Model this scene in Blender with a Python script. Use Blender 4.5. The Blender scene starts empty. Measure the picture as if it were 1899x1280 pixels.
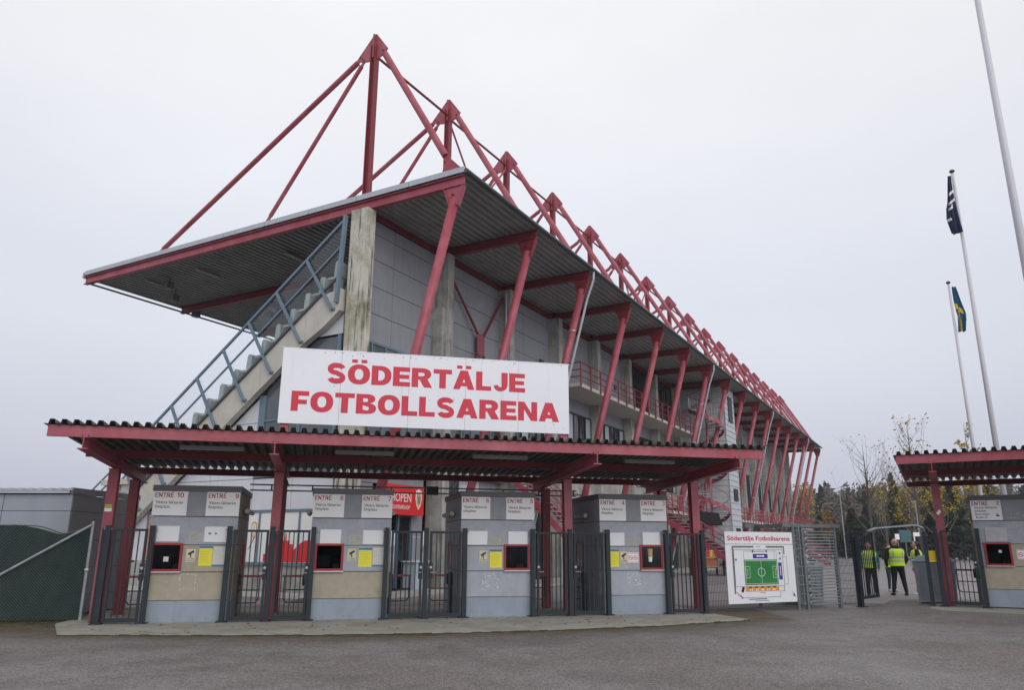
import bpy, math, random
import numpy as np
from mathutils import Vector, Matrix
random.seed(7); rng = np.random.default_rng(7)
SC = bpy.context.scene; COL = SC.collection
R = math.radians
# ---------------------------------------------------------------- camera
PITCH, ROLL, FPX, HC = R(14.8787), R(0.2303), 1397.33, 1.63
fw = Vector((0, math.cos(PITCH), math.sin(PITCH))); up0 = Vector((0, -math.sin(PITCH), math.cos(PITCH))); rt0 = Vector((1, 0, 0))
rt = math.cos(ROLL)*rt0 + math.sin(ROLL)*up0; upv = -math.sin(ROLL)*rt0 + math.cos(ROLL)*up0
cd = bpy.data.cameras.new('camera'); cam = bpy.data.objects.new('camera', cd); COL.objects.link(cam)
cam.matrix_world = Matrix(((rt.x, upv.x, -fw.x, 0), (rt.y, upv.y, -fw.y, 0), (rt.z, upv.z, -fw.z, HC), (0, 0, 0, 1)))
cd.sensor_width = 36; cd.lens = FPX/1899*36; cd.clip_start = 0.1; cd.clip_end = 4000
SC.camera = cam
# ---------------------------------------------------------------- world: overcast November sky
SUN_EL, SUN_AZ = R(30), R(158)
W = bpy.data.worlds.new('World'); SC.world = W; W.use_nodes = True
nt = W.node_tree; nt.nodes.clear(); N = nt.nodes.new; L = nt.links.new
out = N('ShaderNodeOutputWorld'); bg = N('ShaderNodeBackground'); L(bg.outputs[0], out.inputs[0])
sky = N('ShaderNodeTexSky'); sky.sky_type = 'NISHITA'; sky.sun_disc = False; sky.sun_elevation = SUN_EL; sky.sun_rotation = SUN_AZ
sky.air_density = 2; sky.dust_density = 4
tc = N('ShaderNodeTexCoord')
sepz = N('ShaderNodeSeparateXYZ'); L(tc.outputs['Generated'], sepz.inputs[0])
ramp = N('ShaderNodeValToRGB'); L(sepz.outputs['Z'], ramp.inputs[0])        # cloud deck: dull near the horizon, brighter overhead
cr = ramp.color_ramp; cr.interpolation = 'EASE'
cr.elements[0].position = 0.02; cr.elements[0].color = (0.655, 0.69, 0.82, 1)
cr.elements[1].position = 0.62; cr.elements[1].color = (0.94, 0.945, 0.98, 1)
e_ = cr.elements.new(0.28); e_.color = (0.80, 0.83, 0.925, 1)
dot = N('ShaderNodeVectorMath'); dot.operation = 'DOT_PRODUCT'; L(tc.outputs['Generated'], dot.inputs[0])
dot.inputs[1].default_value = Vector((math.sin(R(-3))*math.cos(R(38)), math.cos(R(-3))*math.cos(R(38)), math.sin(R(38))))
azf = N('ShaderNodeMapRange'); L(dot.outputs['Value'], azf.inputs[0]); azf.inputs[1].default_value = .70; azf.inputs[2].default_value = .98; azf.inputs[3].default_value = .87; azf.inputs[4].default_value = 1.0
mp = N('ShaderNodeMapping'); mp.inputs['Scale'].default_value = (1, 1, 2.6); L(tc.outputs['Generated'], mp.inputs[0])
nz = N('ShaderNodeTexNoise'); nz.inputs['Scale'].default_value = 1.7; nz.inputs['Detail'].default_value = 5; nz.inputs['Roughness'].default_value = .5; L(mp.outputs[0], nz.inputs['Vector'])
cl = N('ShaderNodeMapRange'); cl.inputs[1].default_value = .3; cl.inputs[2].default_value = .7; cl.inputs[3].default_value = .955; cl.inputs[4].default_value = 1.04; L(nz.outputs['Fac'], cl.inputs[0])
mul = N('ShaderNodeVectorMath'); mul.operation = 'SCALE'; L(ramp.outputs[0], mul.inputs[0]); mf = N('ShaderNodeMath'); mf.operation = 'MULTIPLY'; L(cl.outputs[0], mf.inputs[0]); L(azf.outputs[0], mf.inputs[1]); L(mf.outputs[0], mul.inputs['Scale'])
sks = N('ShaderNodeVectorMath'); sks.operation = 'SCALE'; L(sky.outputs[0], sks.inputs[0]); sks.inputs['Scale'].default_value = 0.004
add = N('ShaderNodeVectorMath'); add.operation = 'ADD'; L(mul.outputs[0], add.inputs[0]); L(sks.outputs[0], add.inputs[1])
L(add.outputs[0], bg.inputs[0]); bg.inputs[1].default_value = 0.69
# weak, very soft sun behind the overcast
sd = bpy.data.lights.new('sun', 'SUN'); sd.energy = 1.0; sd.angle = R(60); sd.color = (1, .97, .94)
so = bpy.data.objects.new('sun', sd); COL.objects.link(so)
sdir = Vector((math.sin(R(22))*math.cos(R(30)), -math.cos(R(22))*math.cos(R(30)), math.sin(R(30))))
so.rotation_euler = sdir.to_track_quat('Z', 'Y').to_euler()
SC.view_settings.view_transform = 'Standard'; SC.view_settings.look = 'None'; SC.view_settings.exposure = 0.5; SC.view_settings.gamma = 1
SC.view_settings.use_curve_mapping = False
SC.cycles.max_bounces = 6; SC.cycles.diffuse_bounces = 2; SC.cycles.transparent_max_bounces = 24
# ---------------------------------------------------------------- material helpers
MATS = {}
def mat(name, col, rough=.6, metal=0, var=.12, scale=3, bump=0, bscale=30, streak=None, spec=.5, alpha=1, second=None, sec_scale=1.2, sec_lo=.5, sec_hi=.7, emit=None):
    if name in MATS: return MATS[name]
    m = bpy.data.materials.new(name); m.use_nodes = True; t = m.node_tree; t.nodes.clear()
    n = t.nodes.new; l = t.links.new
    o = n('ShaderNodeOutputMaterial'); p = n('ShaderNodeBsdfPrincipled'); l(p.outputs[0], o.inputs[0])
    g = n('ShaderNodeNewGeometry')
    no = n('ShaderNodeTexNoise'); no.inputs['Scale'].default_value = scale; no.inputs['Detail'].default_value = 6; l(g.outputs['Position'], no.inputs['Vector'])
    mr = n('ShaderNodeMapRange'); mr.inputs[1].default_value = .25; mr.inputs[2].default_value = .75; mr.inputs[3].default_value = 1-var; mr.inputs[4].default_value = 1+var; l(no.outputs['Fac'], mr.inputs[0])
    base = n('ShaderNodeRGB'); base.outputs[0].default_value = (*col, 1); cur = base.outputs[0]
    if second:
        n2 = n('ShaderNodeTexNoise'); n2.inputs['Scale'].default_value = sec_scale; n2.inputs['Detail'].default_value = 8; n2.inputs['Roughness'].default_value = .65; l(g.outputs['Position'], n2.inputs['Vector'])
        m2 = n('ShaderNodeMapRange'); m2.inputs[1].default_value = sec_lo; m2.inputs[2].default_value = sec_hi; l(n2.outputs['Fac'], m2.inputs[0])
        mx = n('ShaderNodeMixRGB'); l(m2.outputs[0], mx.inputs[0]); l(cur, mx.inputs[1]); mx.inputs[2].default_value = (*second, 1); cur = mx.outputs[0]
    if streak:   # vertical run marks: noise stretched along z
        mpp = n('ShaderNodeMapping'); mpp.inputs['Scale'].default_value = (4, 4, .3); l(g.outputs['Position'], mpp.inputs[0])
        n3 = n('ShaderNodeTexNoise'); n3.inputs['Scale'].default_value = 1.6; n3.inputs['Detail'].default_value = 7; n3.inputs['Roughness'].default_value = .7; l(mpp.outputs[0], n3.inputs['Vector'])
        m3 = n('ShaderNodeMapRange'); m3.inputs[1].default_value = streak[1]; m3.inputs[2].default_value = streak[2]; m3.inputs[4].default_value = streak[3]; l(n3.outputs['Fac'], m3.inputs[0])
        mx3 = n('ShaderNodeMixRGB'); l(m3.outputs[0], mx3.inputs[0]); l(cur, mx3.inputs[1]); mx3.inputs[2].default_value = (*streak[0], 1); cur = mx3.outputs[0]
    vm = n('ShaderNodeVectorMath'); vm.operation = 'SCALE'; l(cur, vm.inputs[0]); l(mr.outputs[0], vm.inputs['Scale'])
    l(vm.outputs[0], p.inputs['Base Color'])
    p.inputs['Metallic'].default_value = metal; p.inputs['Specular IOR Level'].default_value = spec
    rr = n('ShaderNodeMapRange'); rr.inputs[3].default_value = max(0.02, rough-.08*(rough > .2)); rr.inputs[4].default_value = min(1, rough+.08*(rough > .2)); l(no.outputs['Fac'], rr.inputs[0]); l(rr.outputs[0], p.inputs['Roughness'])
    if bump:
        nb = n('ShaderNodeTexNoise'); nb.inputs['Scale'].default_value = bscale; nb.inputs['Detail'].default_value = 5; l(g.outputs['Position'], nb.inputs['Vector'])
        b = n('ShaderNodeBump'); b.inputs['Strength'].default_value = bump; b.inputs['Distance'].default_value = .02; l(nb.outputs['Fac'], b.inputs['Height']); l(b.outputs[0], p.inputs['Normal'])
    if emit: p.inputs['Emission Color'].default_value = (*emit, 1); p.inputs['Emission Strength'].default_value = 1
    if alpha < 1: p.inputs['Alpha'].default_value = alpha
    MATS[name] = m; return m
RED = mat('red_steel_paint', (.31, .048, .072), .45, var=.14, scale=1.6, second=(.41, .115, .15), sec_scale=1.1, sec_lo=.42, sec_hi=.75, streak=((.20, .035, .035), .57, .74, .55))
REDD = mat('red_steel_shaded_weathered', (.21, .022, .032), .5, var=.16, scale=2.5, second=(.17, .05, .035), sec_scale=4, sec_lo=.62, sec_hi=.8, streak=((.20, .10, .06), .58, .75, .5))  # darker copy of the red with shade put into its colour, plus rust streaks
WINRED = mat('window_frame_red', (.33, .012, .022), .4)
DARKG = mat('gate_anthracite_paint', (.020, .030, .040), .5, var=.15, second=(.045, .055, .062), sec_scale=5, sec_lo=.6, sec_hi=.85, spec=.3)
BLUEG = mat('railing_blue_grey_paint', (.135, .20, .26), .45, var=.1)
GALV = mat('galvanised_steel', (.36, .39, .41), .45, .55, var=.2, scale=8)
GALVD = mat('dull_galvanised_steel', (.20, .225, .235), .5, .5, var=.2, scale=6)
CONC = mat('cast_concrete', (.43, .425, .395), .9, var=.18, scale=2.2, second=(.27, .262, .235), sec_scale=1.3, sec_lo=.42, sec_hi=.66, streak=((.09, .085, .07), .52, .68, .75), bump=.3, bscale=18)
CONCM = mat('mossy_concrete', (.56, .54, .47), .9, var=.16, scale=2.5, second=(.26, .245, .15), sec_scale=.8, sec_lo=.46, sec_hi=.66, streak=((.045, .043, .032), .53, .62, .9), bump=.35, bscale=18)
CONCB = mat('beam_concrete', (.52, .50, .45), .9, var=.12, scale=2.0, streak=((.16, .15, .125), .60, .8, .65), bump=.2, bscale=18)
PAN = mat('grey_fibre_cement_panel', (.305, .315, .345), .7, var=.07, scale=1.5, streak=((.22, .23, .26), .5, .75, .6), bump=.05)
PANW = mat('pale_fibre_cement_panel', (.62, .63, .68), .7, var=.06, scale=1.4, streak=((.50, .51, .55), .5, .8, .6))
BPL = mat('booth_light_grey_panel', (.345, .37, .42), .6, var=.09, scale=7, second=(.29, .31, .355), sec_scale=2.5, streak=((.42, .45, .50), .55, .75, .5))
BPM = mat('booth_mid_grey_panel', (.25, .262, .29), .6, var=.10, scale=7, second=(.29, .30, .335), sec_scale=3)
BPB = mat('booth_beige_panel', (.36, .325, .255), .65, var=.09, scale=7, second=(.31, .28, .22), sec_scale=2.2)
BPP = mat('booth_plinth_panel', (.26, .31, .375), .6, var=.08, scale=3, second=(.225, .265, .325), sec_scale=2, streak=((.20, .23, .27), .56, .75, .6))
CAP = mat('booth_cap_sheet', (.095, .098, .108), .5, var=.1)
CAPL = mat('roof_flashing', (.44, .47, .52), .45, .2, var=.07, scale=2, streak=((.30, .32, .35), .5, .8, .5))
WHITE = mat('white_sheet', (.74, .76, .80), .35, var=.035, scale=2, streak=((.55, .56, .55), .62, .82, .6))
SIGNW = mat('sign_white', (.76, .775, .83), .45, var=.03, scale=1.3, streak=((.60, .61, .62), .56, .76, .65))
ENTW = mat('entrance_sign_white', (.80, .80, .81), .5, var=.04, scale=3)
FRAMEA = mat('aluminium_frame', (.55, .57, .60), .35, .6)
LAMPM = mat('tube_lamp', (.42, .40, .36), .45)
LRED = mat('letter_red', (.58, .017, .052), .5, var=.03)
LREDD = mat('letter_dark_red', (.40, .022, .04), .5, var=.03)
BLACK = mat('letter_black', (.02, .02, .024), .5)
YEL = mat('notice_yellow', (.78, .72, .03), .5, var=.04)
YELT = mat('notice_print', (.42, .40, .06), .5)
BLUE = mat('notice_blue', (.02, .18, .42), .5)
CREAM = mat('cctv_sign_cream', (.62, .57, .42), .5)
PAPER = mat('paper', (.60, .59, .56), .6, var=.1, scale=20)
PAPG = mat('worn_sticker', (.42, .42, .38), .7, var=.2, scale=30)
SOF = mat('corrugated_sheet_grey', (.33, .34, .33), .6, .0, var=.10, scale=1.2, second=(.26, .27, .26), sec_scale=.8)
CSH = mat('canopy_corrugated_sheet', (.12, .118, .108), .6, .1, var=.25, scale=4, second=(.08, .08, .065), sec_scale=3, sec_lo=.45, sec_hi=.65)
DARK = mat('dark_interior', (.03, .031, .034), .8)
GLD = mat('dark_window_glass', (.020, .023, .028), .06, var=.3, scale=2, spec=.6)
GLB = mat('grey_window_glass', (.085, .10, .115), .10, var=.25, scale=.8, spec=.7)
BLIND = mat('pale_window_blind', (.42, .46, .52), .35, var=.1)
SOIL = mat('leaf_litter', (.09, .065, .045), .9, var=.4, scale=40)
SEAT = mat('pale_plastic_seat', (.36, .40, .39), .4, var=.1)
GUT = mat('dark_gutter', (.06, .065, .07), .4, .3)
RUB = mat('black_rubber', (.015, .015, .017), .6)
SHOPR = mat('shop_sign_red', (.72, .018, .016), .4, var=.02)
GOLD = mat('crest_gold', (.65, .40, .08), .45)
STWHITE = mat('plain_white', (.80, .80, .80), .4, var=.02)
def glass_mat():
    m = bpy.data.materials.new('clear_balustrade_glass'); m.use_nodes = True; t = m.node_tree; t.nodes.clear(); n = t.nodes.new; l = t.links.new
    o = n('ShaderNodeOutputMaterial'); tr = n('ShaderNodeBsdfTransparent'); tr.inputs[0].default_value = (.965, .975, .975, 1)
    gl = n('ShaderNodeBsdfGlossy'); gl.inputs['Roughness'].default_value = .05; gl.inputs[0].default_value = (.8, .85, .88, 1)
    lw = n('ShaderNodeLayerWeight'); lw.inputs[0].default_value = .06; mx = n('ShaderNodeMixShader')
    l(lw.outputs['Facing'], mx.inputs[0]); l(tr.outputs[0], mx.inputs[1]); l(gl.outputs[0], mx.inputs[2]); l(mx.outputs[0], o.inputs[0]); return m
GLASS = glass_mat()
GLASSD = GLASS.copy(); GLASSD.name = 'tinted_booth_glass'
for nd in GLASSD.node_tree.nodes:
    if nd.type == 'BSDF_TRANSPARENT': nd.inputs[0].default_value = (.50, .55, .56, 1)
    if nd.type == 'LAYER_WEIGHT': nd.inputs[0].default_value = .26
# ---------------------------------------------------------------- frames
AZ = R(29.27104123); GZ = R(13.49868)
O = Vector((-5.45950557, 25.42969527, 0)); D = Vector((math.sin(AZ), math.cos(AZ), 0)); DP = Vector((-math.cos(AZ), math.sin(AZ), 0))
G = Vector((-6.02455216, 16.97297149, 0))
class Frame:
    def __init__(s, o, rz): s.o = o; s.rz = rz; s.c = math.cos(rz); s.s = math.sin(rz)
    def w(s, x, y, z=0): return Vector((s.o.x+x*s.c-y*s.s, s.o.y+x*s.s+y*s.c, s.o.z+z))
BLD = Frame(O, math.pi/2-AZ)          # x along the stand, y towards the pitch
GAT = Frame(G, GZ)                    # x along the gate line, y inwards
RGT = Frame(O+D*4.5+Vector((0, 0, .10)), -AZ)   # right-hand entrance, y inwards
FEN = Frame(Vector((4.74, 19.56, 0)), math.atan2(2.57, 5.09))
WLD = Frame(Vector((0, 0, 0)), 0)
OFF = {}
# ---------------------------------------------------------------- object helpers
def tagp(o, label=None, cat=None, group=None, kind=None):
    if label: o['label'] = label
    if cat: o['category'] = cat
    if group: o['group'] = group
    if kind: o['kind'] = kind
    return o
def thing(name, label, cat, fr=WLD, x=0, y=0, z=0, rot=0, group=None):
    o = bpy.data.objects.new(name, None); COL.objects.link(o); o.empty_display_size = .3
    o.location = fr.w(x, y, z); o.rotation_euler = (0, 0, fr.rz+rot); tagp(o, label, cat, group)
    OFF[o] = Vector((x, y, z)) if rot == 0 else Vector((0, 0, 0)); return o
class MB:
    def __init__(s): s.v = []; s.f = []; s.mi = []; s.m = 0
    def add(s, vs, fs):
        b = len(s.v); s.v += [tuple(v) for v in vs]; s.f += [tuple(b+i for i in f) for f in fs]; s.mi += [s.m]*len(fs); return s
    def box(s, x0, x1, y0, y1, z0, z1):
        return s.add([(x0, y0, z0), (x1, y0, z0), (x1, y1, z0), (x0, y1, z0), (x0, y0, z1), (x1, y0, z1), (x1, y1, z1), (x0, y1, z1)],
                     [(0, 3, 2, 1), (4, 5, 6, 7), (0, 1, 5, 4), (1, 2, 6, 5), (2, 3, 7, 6), (3, 0, 4, 7)])
    def prism(s, pts, ext):     # pts: 3D polygon, ext: vector
        n = len(pts); P = [Vector(p) for p in pts]; E = Vector(ext)
        nn = Vector((0, 0, 0))
        for i in range(n): nn += (P[i]-P[0]).cross(P[(i+1) % n]-P[0])
        if nn.dot(E) > 0: P = P[::-1]
        return s.add(P+[p+E for p in P], [tuple(range(n)), tuple(range(2*n-1, n-1, -1))]+[(i, n+i, n+(i+1) % n, (i+1) % n) for i in range(n)])
    def bar(s, p0, p1, w, h, upd=(0, 0, 1)):
        p0 = Vector(p0); p1 = Vector(p1); a = (p1-p0).normalized(); u = Vector(upd)
        if abs(a.dot(u)) > .99: u = Vector((0, 1, 0))
        r = a.cross(u).normalized(); u = r.cross(a).normalized()
        c = [(-w/2, -h/2), (w/2, -h/2), (w/2, h/2), (-w/2, h/2)]
        vs = [p0+r*x+u*y for x, y in c]+[p1+r*x+u*y for x, y in c]
        return s.add(vs, [(0, 1, 2, 3), (7, 6, 5, 4), (0, 4, 5, 1), (1, 5, 6, 2), (2, 6, 7, 3), (3, 7, 4, 0)])
    def tube(s, p0, p1, r0, r1=None, n=8, cap=True):
        r1 = r0 if r1 is None else r1; p0 = Vector(p0); p1 = Vector(p1); a = (p1-p0).normalized()
        u = Vector((0, 0, 1)) if abs(a.z) < .95 else Vector((1, 0, 0)); r = a.cross(u).normalized(); u = r.cross(a)
        vs = [];
        for p, q in ((p0, r0), (p1, r1)):
            for i in range(n):
                t = 2*math.pi*i/n; vs.append(p+(r*math.cos(t)+u*math.sin(t))*q)
        fs = [(i, n+i, n+(i+1) % n, (i+1) % n) for i in range(n)]
        if cap: fs += [tuple(range(n)), tuple(range(2*n-1, n-1, -1))]
        return s.add(vs, fs)
    def path(s, pts, r, n=6):
        for a, b in zip(pts, pts[1:]): s.tube(a, b, r, n=n)
        return s
    def ibeam(s, p0, p1, h, w, t=.02, upd=(0, 0, 1)):
        p0 = Vector(p0); p1 = Vector(p1); a = (p1-p0).normalized(); u = Vector(upd)
        if abs(a.dot(u)) > .99: u = Vector((0, 1, 0))
        r = a.cross(u).normalized(); u = r.cross(a).normalized()
        s.bar(p0+u*(h/2-t/2), p1+u*(h/2-t/2), w, t, u); s.bar(p0-u*(h/2-t/2), p1-u*(h/2-t/2), w, t, u); s.bar(p0, p1, t*.8, h-2*t-.001, u); return s
    def sphere(s, c, r, n=8, m=6, sc=(1, 1, 1)):
        vs = []; c = Vector(c)
        for j in range(m+1):
            ph = math.pi*j/m
            for i in range(n):
                th = 2*math.pi*i/n; vs.append((c.x+r*sc[0]*math.sin(ph)*math.cos(th), c.y+r*sc[1]*math.sin(ph)*math.sin(th), c.z+r*sc[2]*math.cos(ph)))
        return s.add(vs, [(j*n+i, (j+1)*n+i, (j+1)*n+(i+1) % n, j*n+(i+1) % n) for j in range(m) for i in range(n)])
    def build(s, name, mt, parent=None, off=None, label=None, kind=None, smooth=False, fr=None):
        o_ = OFF.get(parent, Vector((0, 0, 0))) if off is None else Vector(off)
        me = bpy.data.meshes.new(name); me.from_pydata([(v[0]-o_.x, v[1]-o_.y, v[2]-o_.z) for v in s.v], [], s.f)
        ml = mt if isinstance(mt, (list, tuple)) else [mt]
        for m in ml: me.materials.append(m)
        if len(ml) > 1: me.polygons.foreach_set('material_index', s.mi)
        if smooth: me.polygons.foreach_set('use_smooth', [True]*len(me.polygons))
        o = bpy.data.objects.new(name, me); COL.objects.link(o)
        if parent: o.parent = parent; OFF[o] = OFF.get(parent, Vector((0, 0, 0)))
        if fr: o.location = fr.o; o.rotation_euler = (0, 0, fr.rz)
        if label: o['label'] = label
        if kind: o['kind'] = kind
        return o
def mesh_of(mb, name, mt): o = mb.build(name, mt); me = o.data; bpy.data.objects.remove(o); return me
def piece(me, name, parent, p, rot=None):
    o = bpy.data.objects.new(name, me); COL.objects.link(o); o.parent = parent; o.location = Vector(p)-OFF[parent]; OFF[o] = OFF[parent]
    if rot: o.rotation_euler = rot
    return o
# lettering: flat mesh from the built-in font, fitted into a box; lies in the x-z plane facing -y
def text_verts(body, bold=0, spacing=1.0):
    c = bpy.data.curves.new('lettering', 'FONT'); c.body = body; c.size = 1; c.offset = bold; c.space_character = spacing; c.resolution_u = 3; c.extrude = .0; c.align_x = 'LEFT'
    o = bpy.data.objects.new('lettering', c); COL.objects.link(o); dg = bpy.context.evaluated_depsgraph_get(); dg.update()
    me = bpy.data.meshes.new_from_object(o.evaluated_get(dg)); n = len(me.vertices); a = np.zeros(n*3); me.vertices.foreach_get('co', a); a = a.reshape(-1, 3)
    fs = [tuple(p.vertices) for p in me.polygons]; bpy.data.objects.remove(o); bpy.data.curves.remove(c); bpy.data.meshes.remove(me); return a, fs
CAPH = {}
def text_to(mb, body, x0, z0, y, width=None, cap=.1, bold=0, spacing=1.0, slant=None):
    a, fs = text_verts(body, bold, spacing)
    if bold not in CAPH:
        q, _ = text_verts('H', bold); CAPH[bold] = (q[:, 1].max()-q[:, 1].min(), q[:, 1].min())
    ch, cb = CAPH[bold]; sz = cap/ch; sx = sz if width is None else width/(a[:, 0].max()-a[:, 0].min())
    xs = (a[:, 0]-a[:, 0].min())*sx+x0; zs = (a[:, 1]-cb)*sz+z0
    mb.add([(x, y, z) for x, z in zip(xs, zs)], fs); return mb


from mathutils.geometry import tessellate_polygon
def glyph(ch, sv, sh, k=1.0):
    """outline lettering: returns list of (outer, holes) at cap height 1 and the width"""
    def arc(cx, cz, rx, rz, a0, a1, n=14, e=2.25):
        o = []
        for i in range(n+1):
            a = R(a0+(a1-a0)*i/n); c, s_ = math.cos(a), math.sin(a); o.append((cx+rx*math.copysign(abs(c)**(2/e), c), cz+rz*math.copysign(abs(s_)**(2/e), s_)))
        return o
    def ring(x0, x1, z0, z1, n=28): return arc((x0+x1)/2, (z0+z1)/2, (x1-x0)/2, (z1-z0)/2, 0, 360, n)[:-1]
    def stroke(pts, ws):
        l_, r_ = [], []
        for i, p in enumerate(pts):
            a = pts[max(0, i-1)]; b = pts[min(len(pts)-1, i+1)]; dx, dz = b[0]-a[0], b[1]-a[1]; q = math.hypot(dx, dz); w = ws[i] if isinstance(ws, list) else ws; l_.append((p[0]-dz/q*w/2, p[1]+dx/q*w/2)); r_.append((p[0]+dz/q*w/2, p[1]-dx/q*w/2))
        return l_+r_[::-1]
    m = {'E': .84, 'F': .80, 'L': .78, 'T': .92, 'N': 1.0, 'A': 1.08, 'J': .78, 'O': 1.06, 'D': .96, 'B': .96, 'R': 1.0, 'S': .92}
    W = m.get(ch, .66)*k; h = sh; v = sv
    if ch == 'E': return [([(0, 0), (W, 0), (W, h), (v, h), (v, .5-h*.45), (W*.93, .5-h*.45), (W*.93, .5+h*.45), (v, .5+h*.45), (v, 1-h), (W*.98, 1-h), (W*.98, 1), (0, 1)], [])], W
    if ch == 'F': return [([(0, 0), (v, 0), (v, .42-h*.3), (W*.90, .42-h*.3), (W*.90, .42+h*.65), (v, .42+h*.65), (v, 1-h), (W, 1-h), (W, 1), (0, 1)], [])], W
    if ch == 'L': return [([(0, 0), (W, 0), (W, h), (v, h), (v, 1), (0, 1)], [])], W
    if ch == 'T': return [([(W/2-v/2, 0), (W/2+v/2, 0), (W/2+v/2, 1-h), (W, 1-h), (W, 1), (0, 1), (0, 1-h), (W/2-v/2, 1-h)], [])], W
    if ch == 'N': return [([(0, 0), (v*.95, 0), (v*.95, .60), (W-v, 0), (W, 0), (W, 1), (W-v*.95, 1), (W-v*.95, .42), (v, 1), (0, 1)], [])], W
    if ch == 'A':
        t = v*.58; sl = (W/2-t); d_ = v*1.02; zc = .17; zt_ = zc+h*.85; xi = lambda z: d_+sl*z; za = min(.80, (W/2-d_)/sl*.93)
        return [([(0, 0), (d_, 0), (xi(zc)-.0, zc), (W-xi(zc), zc), (W-d_, 0), (W, 0), (W/2+t, 1), (W/2-t, 1)], [[(xi(zt_)+.01, zt_), (W-xi(zt_)-.01, zt_), (W/2, za)]])], W
    if ch in 'O0': 
        if ch == '0': W = .66*k
        return [(ring(0, W, -.015, 1.015), [ring(v, W-v, h*.95, 1-h*.95, 22)])], W
    if ch == 'D': return [([(0, 0)]+arc(W*.42, .5, W*.58, .5, -90, 90)+[(0, 1)], [[(v, h)]+arc(W*.40, .5, W*.60-v, .5-h, -90, 90, 10)+[(v, 1-h)]])], W
    if ch == 'B': return [([(0, 0)]+arc(W*.55, .275, W*.45, .275, -90, 80, 10)+arc(W*.52, .76, W*.42, .24, -70, 90, 10)+[(0, 1)], [[(v, h)]+arc(W*.52, .28, W*.48-v, .28-h*.98, -90, 90, 8)+[(v, .56-h*.98+h*.98*.0+(.0))], [(v, .56+h*.30)]+arc(W*.50, .78, W*.44-v, .78-.56-h*.35 if .22-h*.35 < .2 else .1, -90, 90, 8)+[(v, 1-h)]])] if False else [([(0, 0)]+arc(W*.55, .275, W*.45, .275, -90, 75, 10)+arc(W*.52, .765, W*.42, .235, -65, 90, 10)+[(0, 1)], [[(v, h*.9)]+arc(W*.54, .225+h*.22, W*.44-v, (.42-h*1.1)/2+.02, -90, 90, 8)+[(v, .42+.02)], [(v, .60)]+arc(W*.50, (.60+1-h*.9)/2, W*.42-v, (1-h*.9-.60)/2, -90, 90, 8)+[(v, 1-h*.9)]])], W
    if ch == 'R': return [([(0, 0), (v, 0), (v, .40), (v+.06, .40), (W-v*1.18, 0), (W+.02, 0), (W*.78, .44)]+arc(W*.52, .70, W*.44, .30, -50, 90, 10)+[(0, 1)], [[(v, .58)]+arc(W*.50, (.58+1-h)/2, W*.46-v, (1-h-.58)/2, -90, 90, 8)+[(v, 1-h)]])], W
    if ch in 'S':
        cx = W/2; p = arc(cx, .715, W/2-v*.5, .285-h*.42, 12, 270, 14)+arc(cx, .285, W/2-v*.5, .285-h*.42, 90, -168, 14)[1:]; n = len(p)
        ws = [v*.98 if abs(i/n-.25) < .05 or abs(i/n-.75) < .05 else h*1.02 for i in range(n)]; ws = [sum(ws[max(0, i-3):i+4])/len(ws[max(0, i-3):i+4]) for i in range(n)]
        return [(stroke(p, ws), [])], W
    if ch == 'J': return [(stroke([(W-v/2, 1), (W-v/2, .5)]+arc(W/2, .36, W/2-v*.5, .36-h*.5, 0, -172, 14), [v, v]+[v-(v-h)*min(1, i/5) for i in range(15)]), [])], W
    if ch == '1': return [([(.22*k, 0), (.22*k+v, 0), (.22*k+v, 1), (.24*k, 1), (0, .80), (0, .80-h), (.22*k, .84-h)], [])], .22*k+v
    if ch == '7': return [([(.12, 0), (.12+v*1.1, 0), (W, 1-h), (W, 1), (0, 1), (0, 1-h), (W-v*1.1, 1-h)], [])], W
    if ch == '4': return [([(W*.62, 0), (W*.62+v, 0), (W*.62+v, .22), (W+.04, .22), (W+.04, .22+h), (W*.62+v, .22+h), (W*.62+v, 1), (W*.58, 1), (-.02, .22+h*1.1), (-.02, .22), (W*.62, .22)], [[(W*.17, .23+h), (W*.62, .23+h), (W*.62, .82)]])], W
    if ch == '2': return [(stroke(arc(W/2, .70, W/2-v/2, .30-h/2, 170, -35, 12)+[(W*.45, .36), (v*.6, h*.5), (v*.61, h*.5)][:2]+[(v*.5, h*.6)], v*.95), []), ([(0, 0), (W, 0), (W, h), (0, h)], [])], W
    if ch == '3': return [(stroke(arc(W/2, .74, W/2-v/2, .26-h/2, 165, -80, 12), v*.95), []), (stroke(arc(W/2, .28, W/2-v/2, .29-h/2, 85, -165, 12), v*.95), [])], W
    if ch == '5': return [(stroke(arc(W/2, .33, W/2-v/2, .33-h/2, 130, -165, 14), v*.95), []), ([(.05, .42), (.05+v, .50), (.09+v, 1-h), (W*.95, 1-h), (W*.95, 1), (.10, 1)], [])], W
    if ch == '6': return [(ring(0, W, -.015, .62), [ring(v, W-v, h*.9, .62-h, 20)]), (stroke(arc(W/2, .62, W/2-v/2, .38-h/2, 180, 20, 10)+[], v*.95), []), ([(0, .28), (v, .28), (v, .64), (0, .64)], [])], W
    if ch == '9': return [(ring(0, W, .38, 1.015), [ring(v, W-v, .38+h, 1-h*.9, 20)]), (stroke(arc(W/2, .38, W/2-v/2, .38-h/2, 0, -160, 10), v*.95), []), ([(W-v, .36), (W, .36), (W, .72), (W-v, .72)], [])], W
    if ch == '8': return [(ring(.03, W-.03, .48, 1.015), [ring(.03+v, W-.03-v, .48+h, 1-h*.9, 20)]), (ring(0, W, -.015, .56), [ring(v, W-v, h*.9, .56-h, 20)])], W
    return [], W
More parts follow.
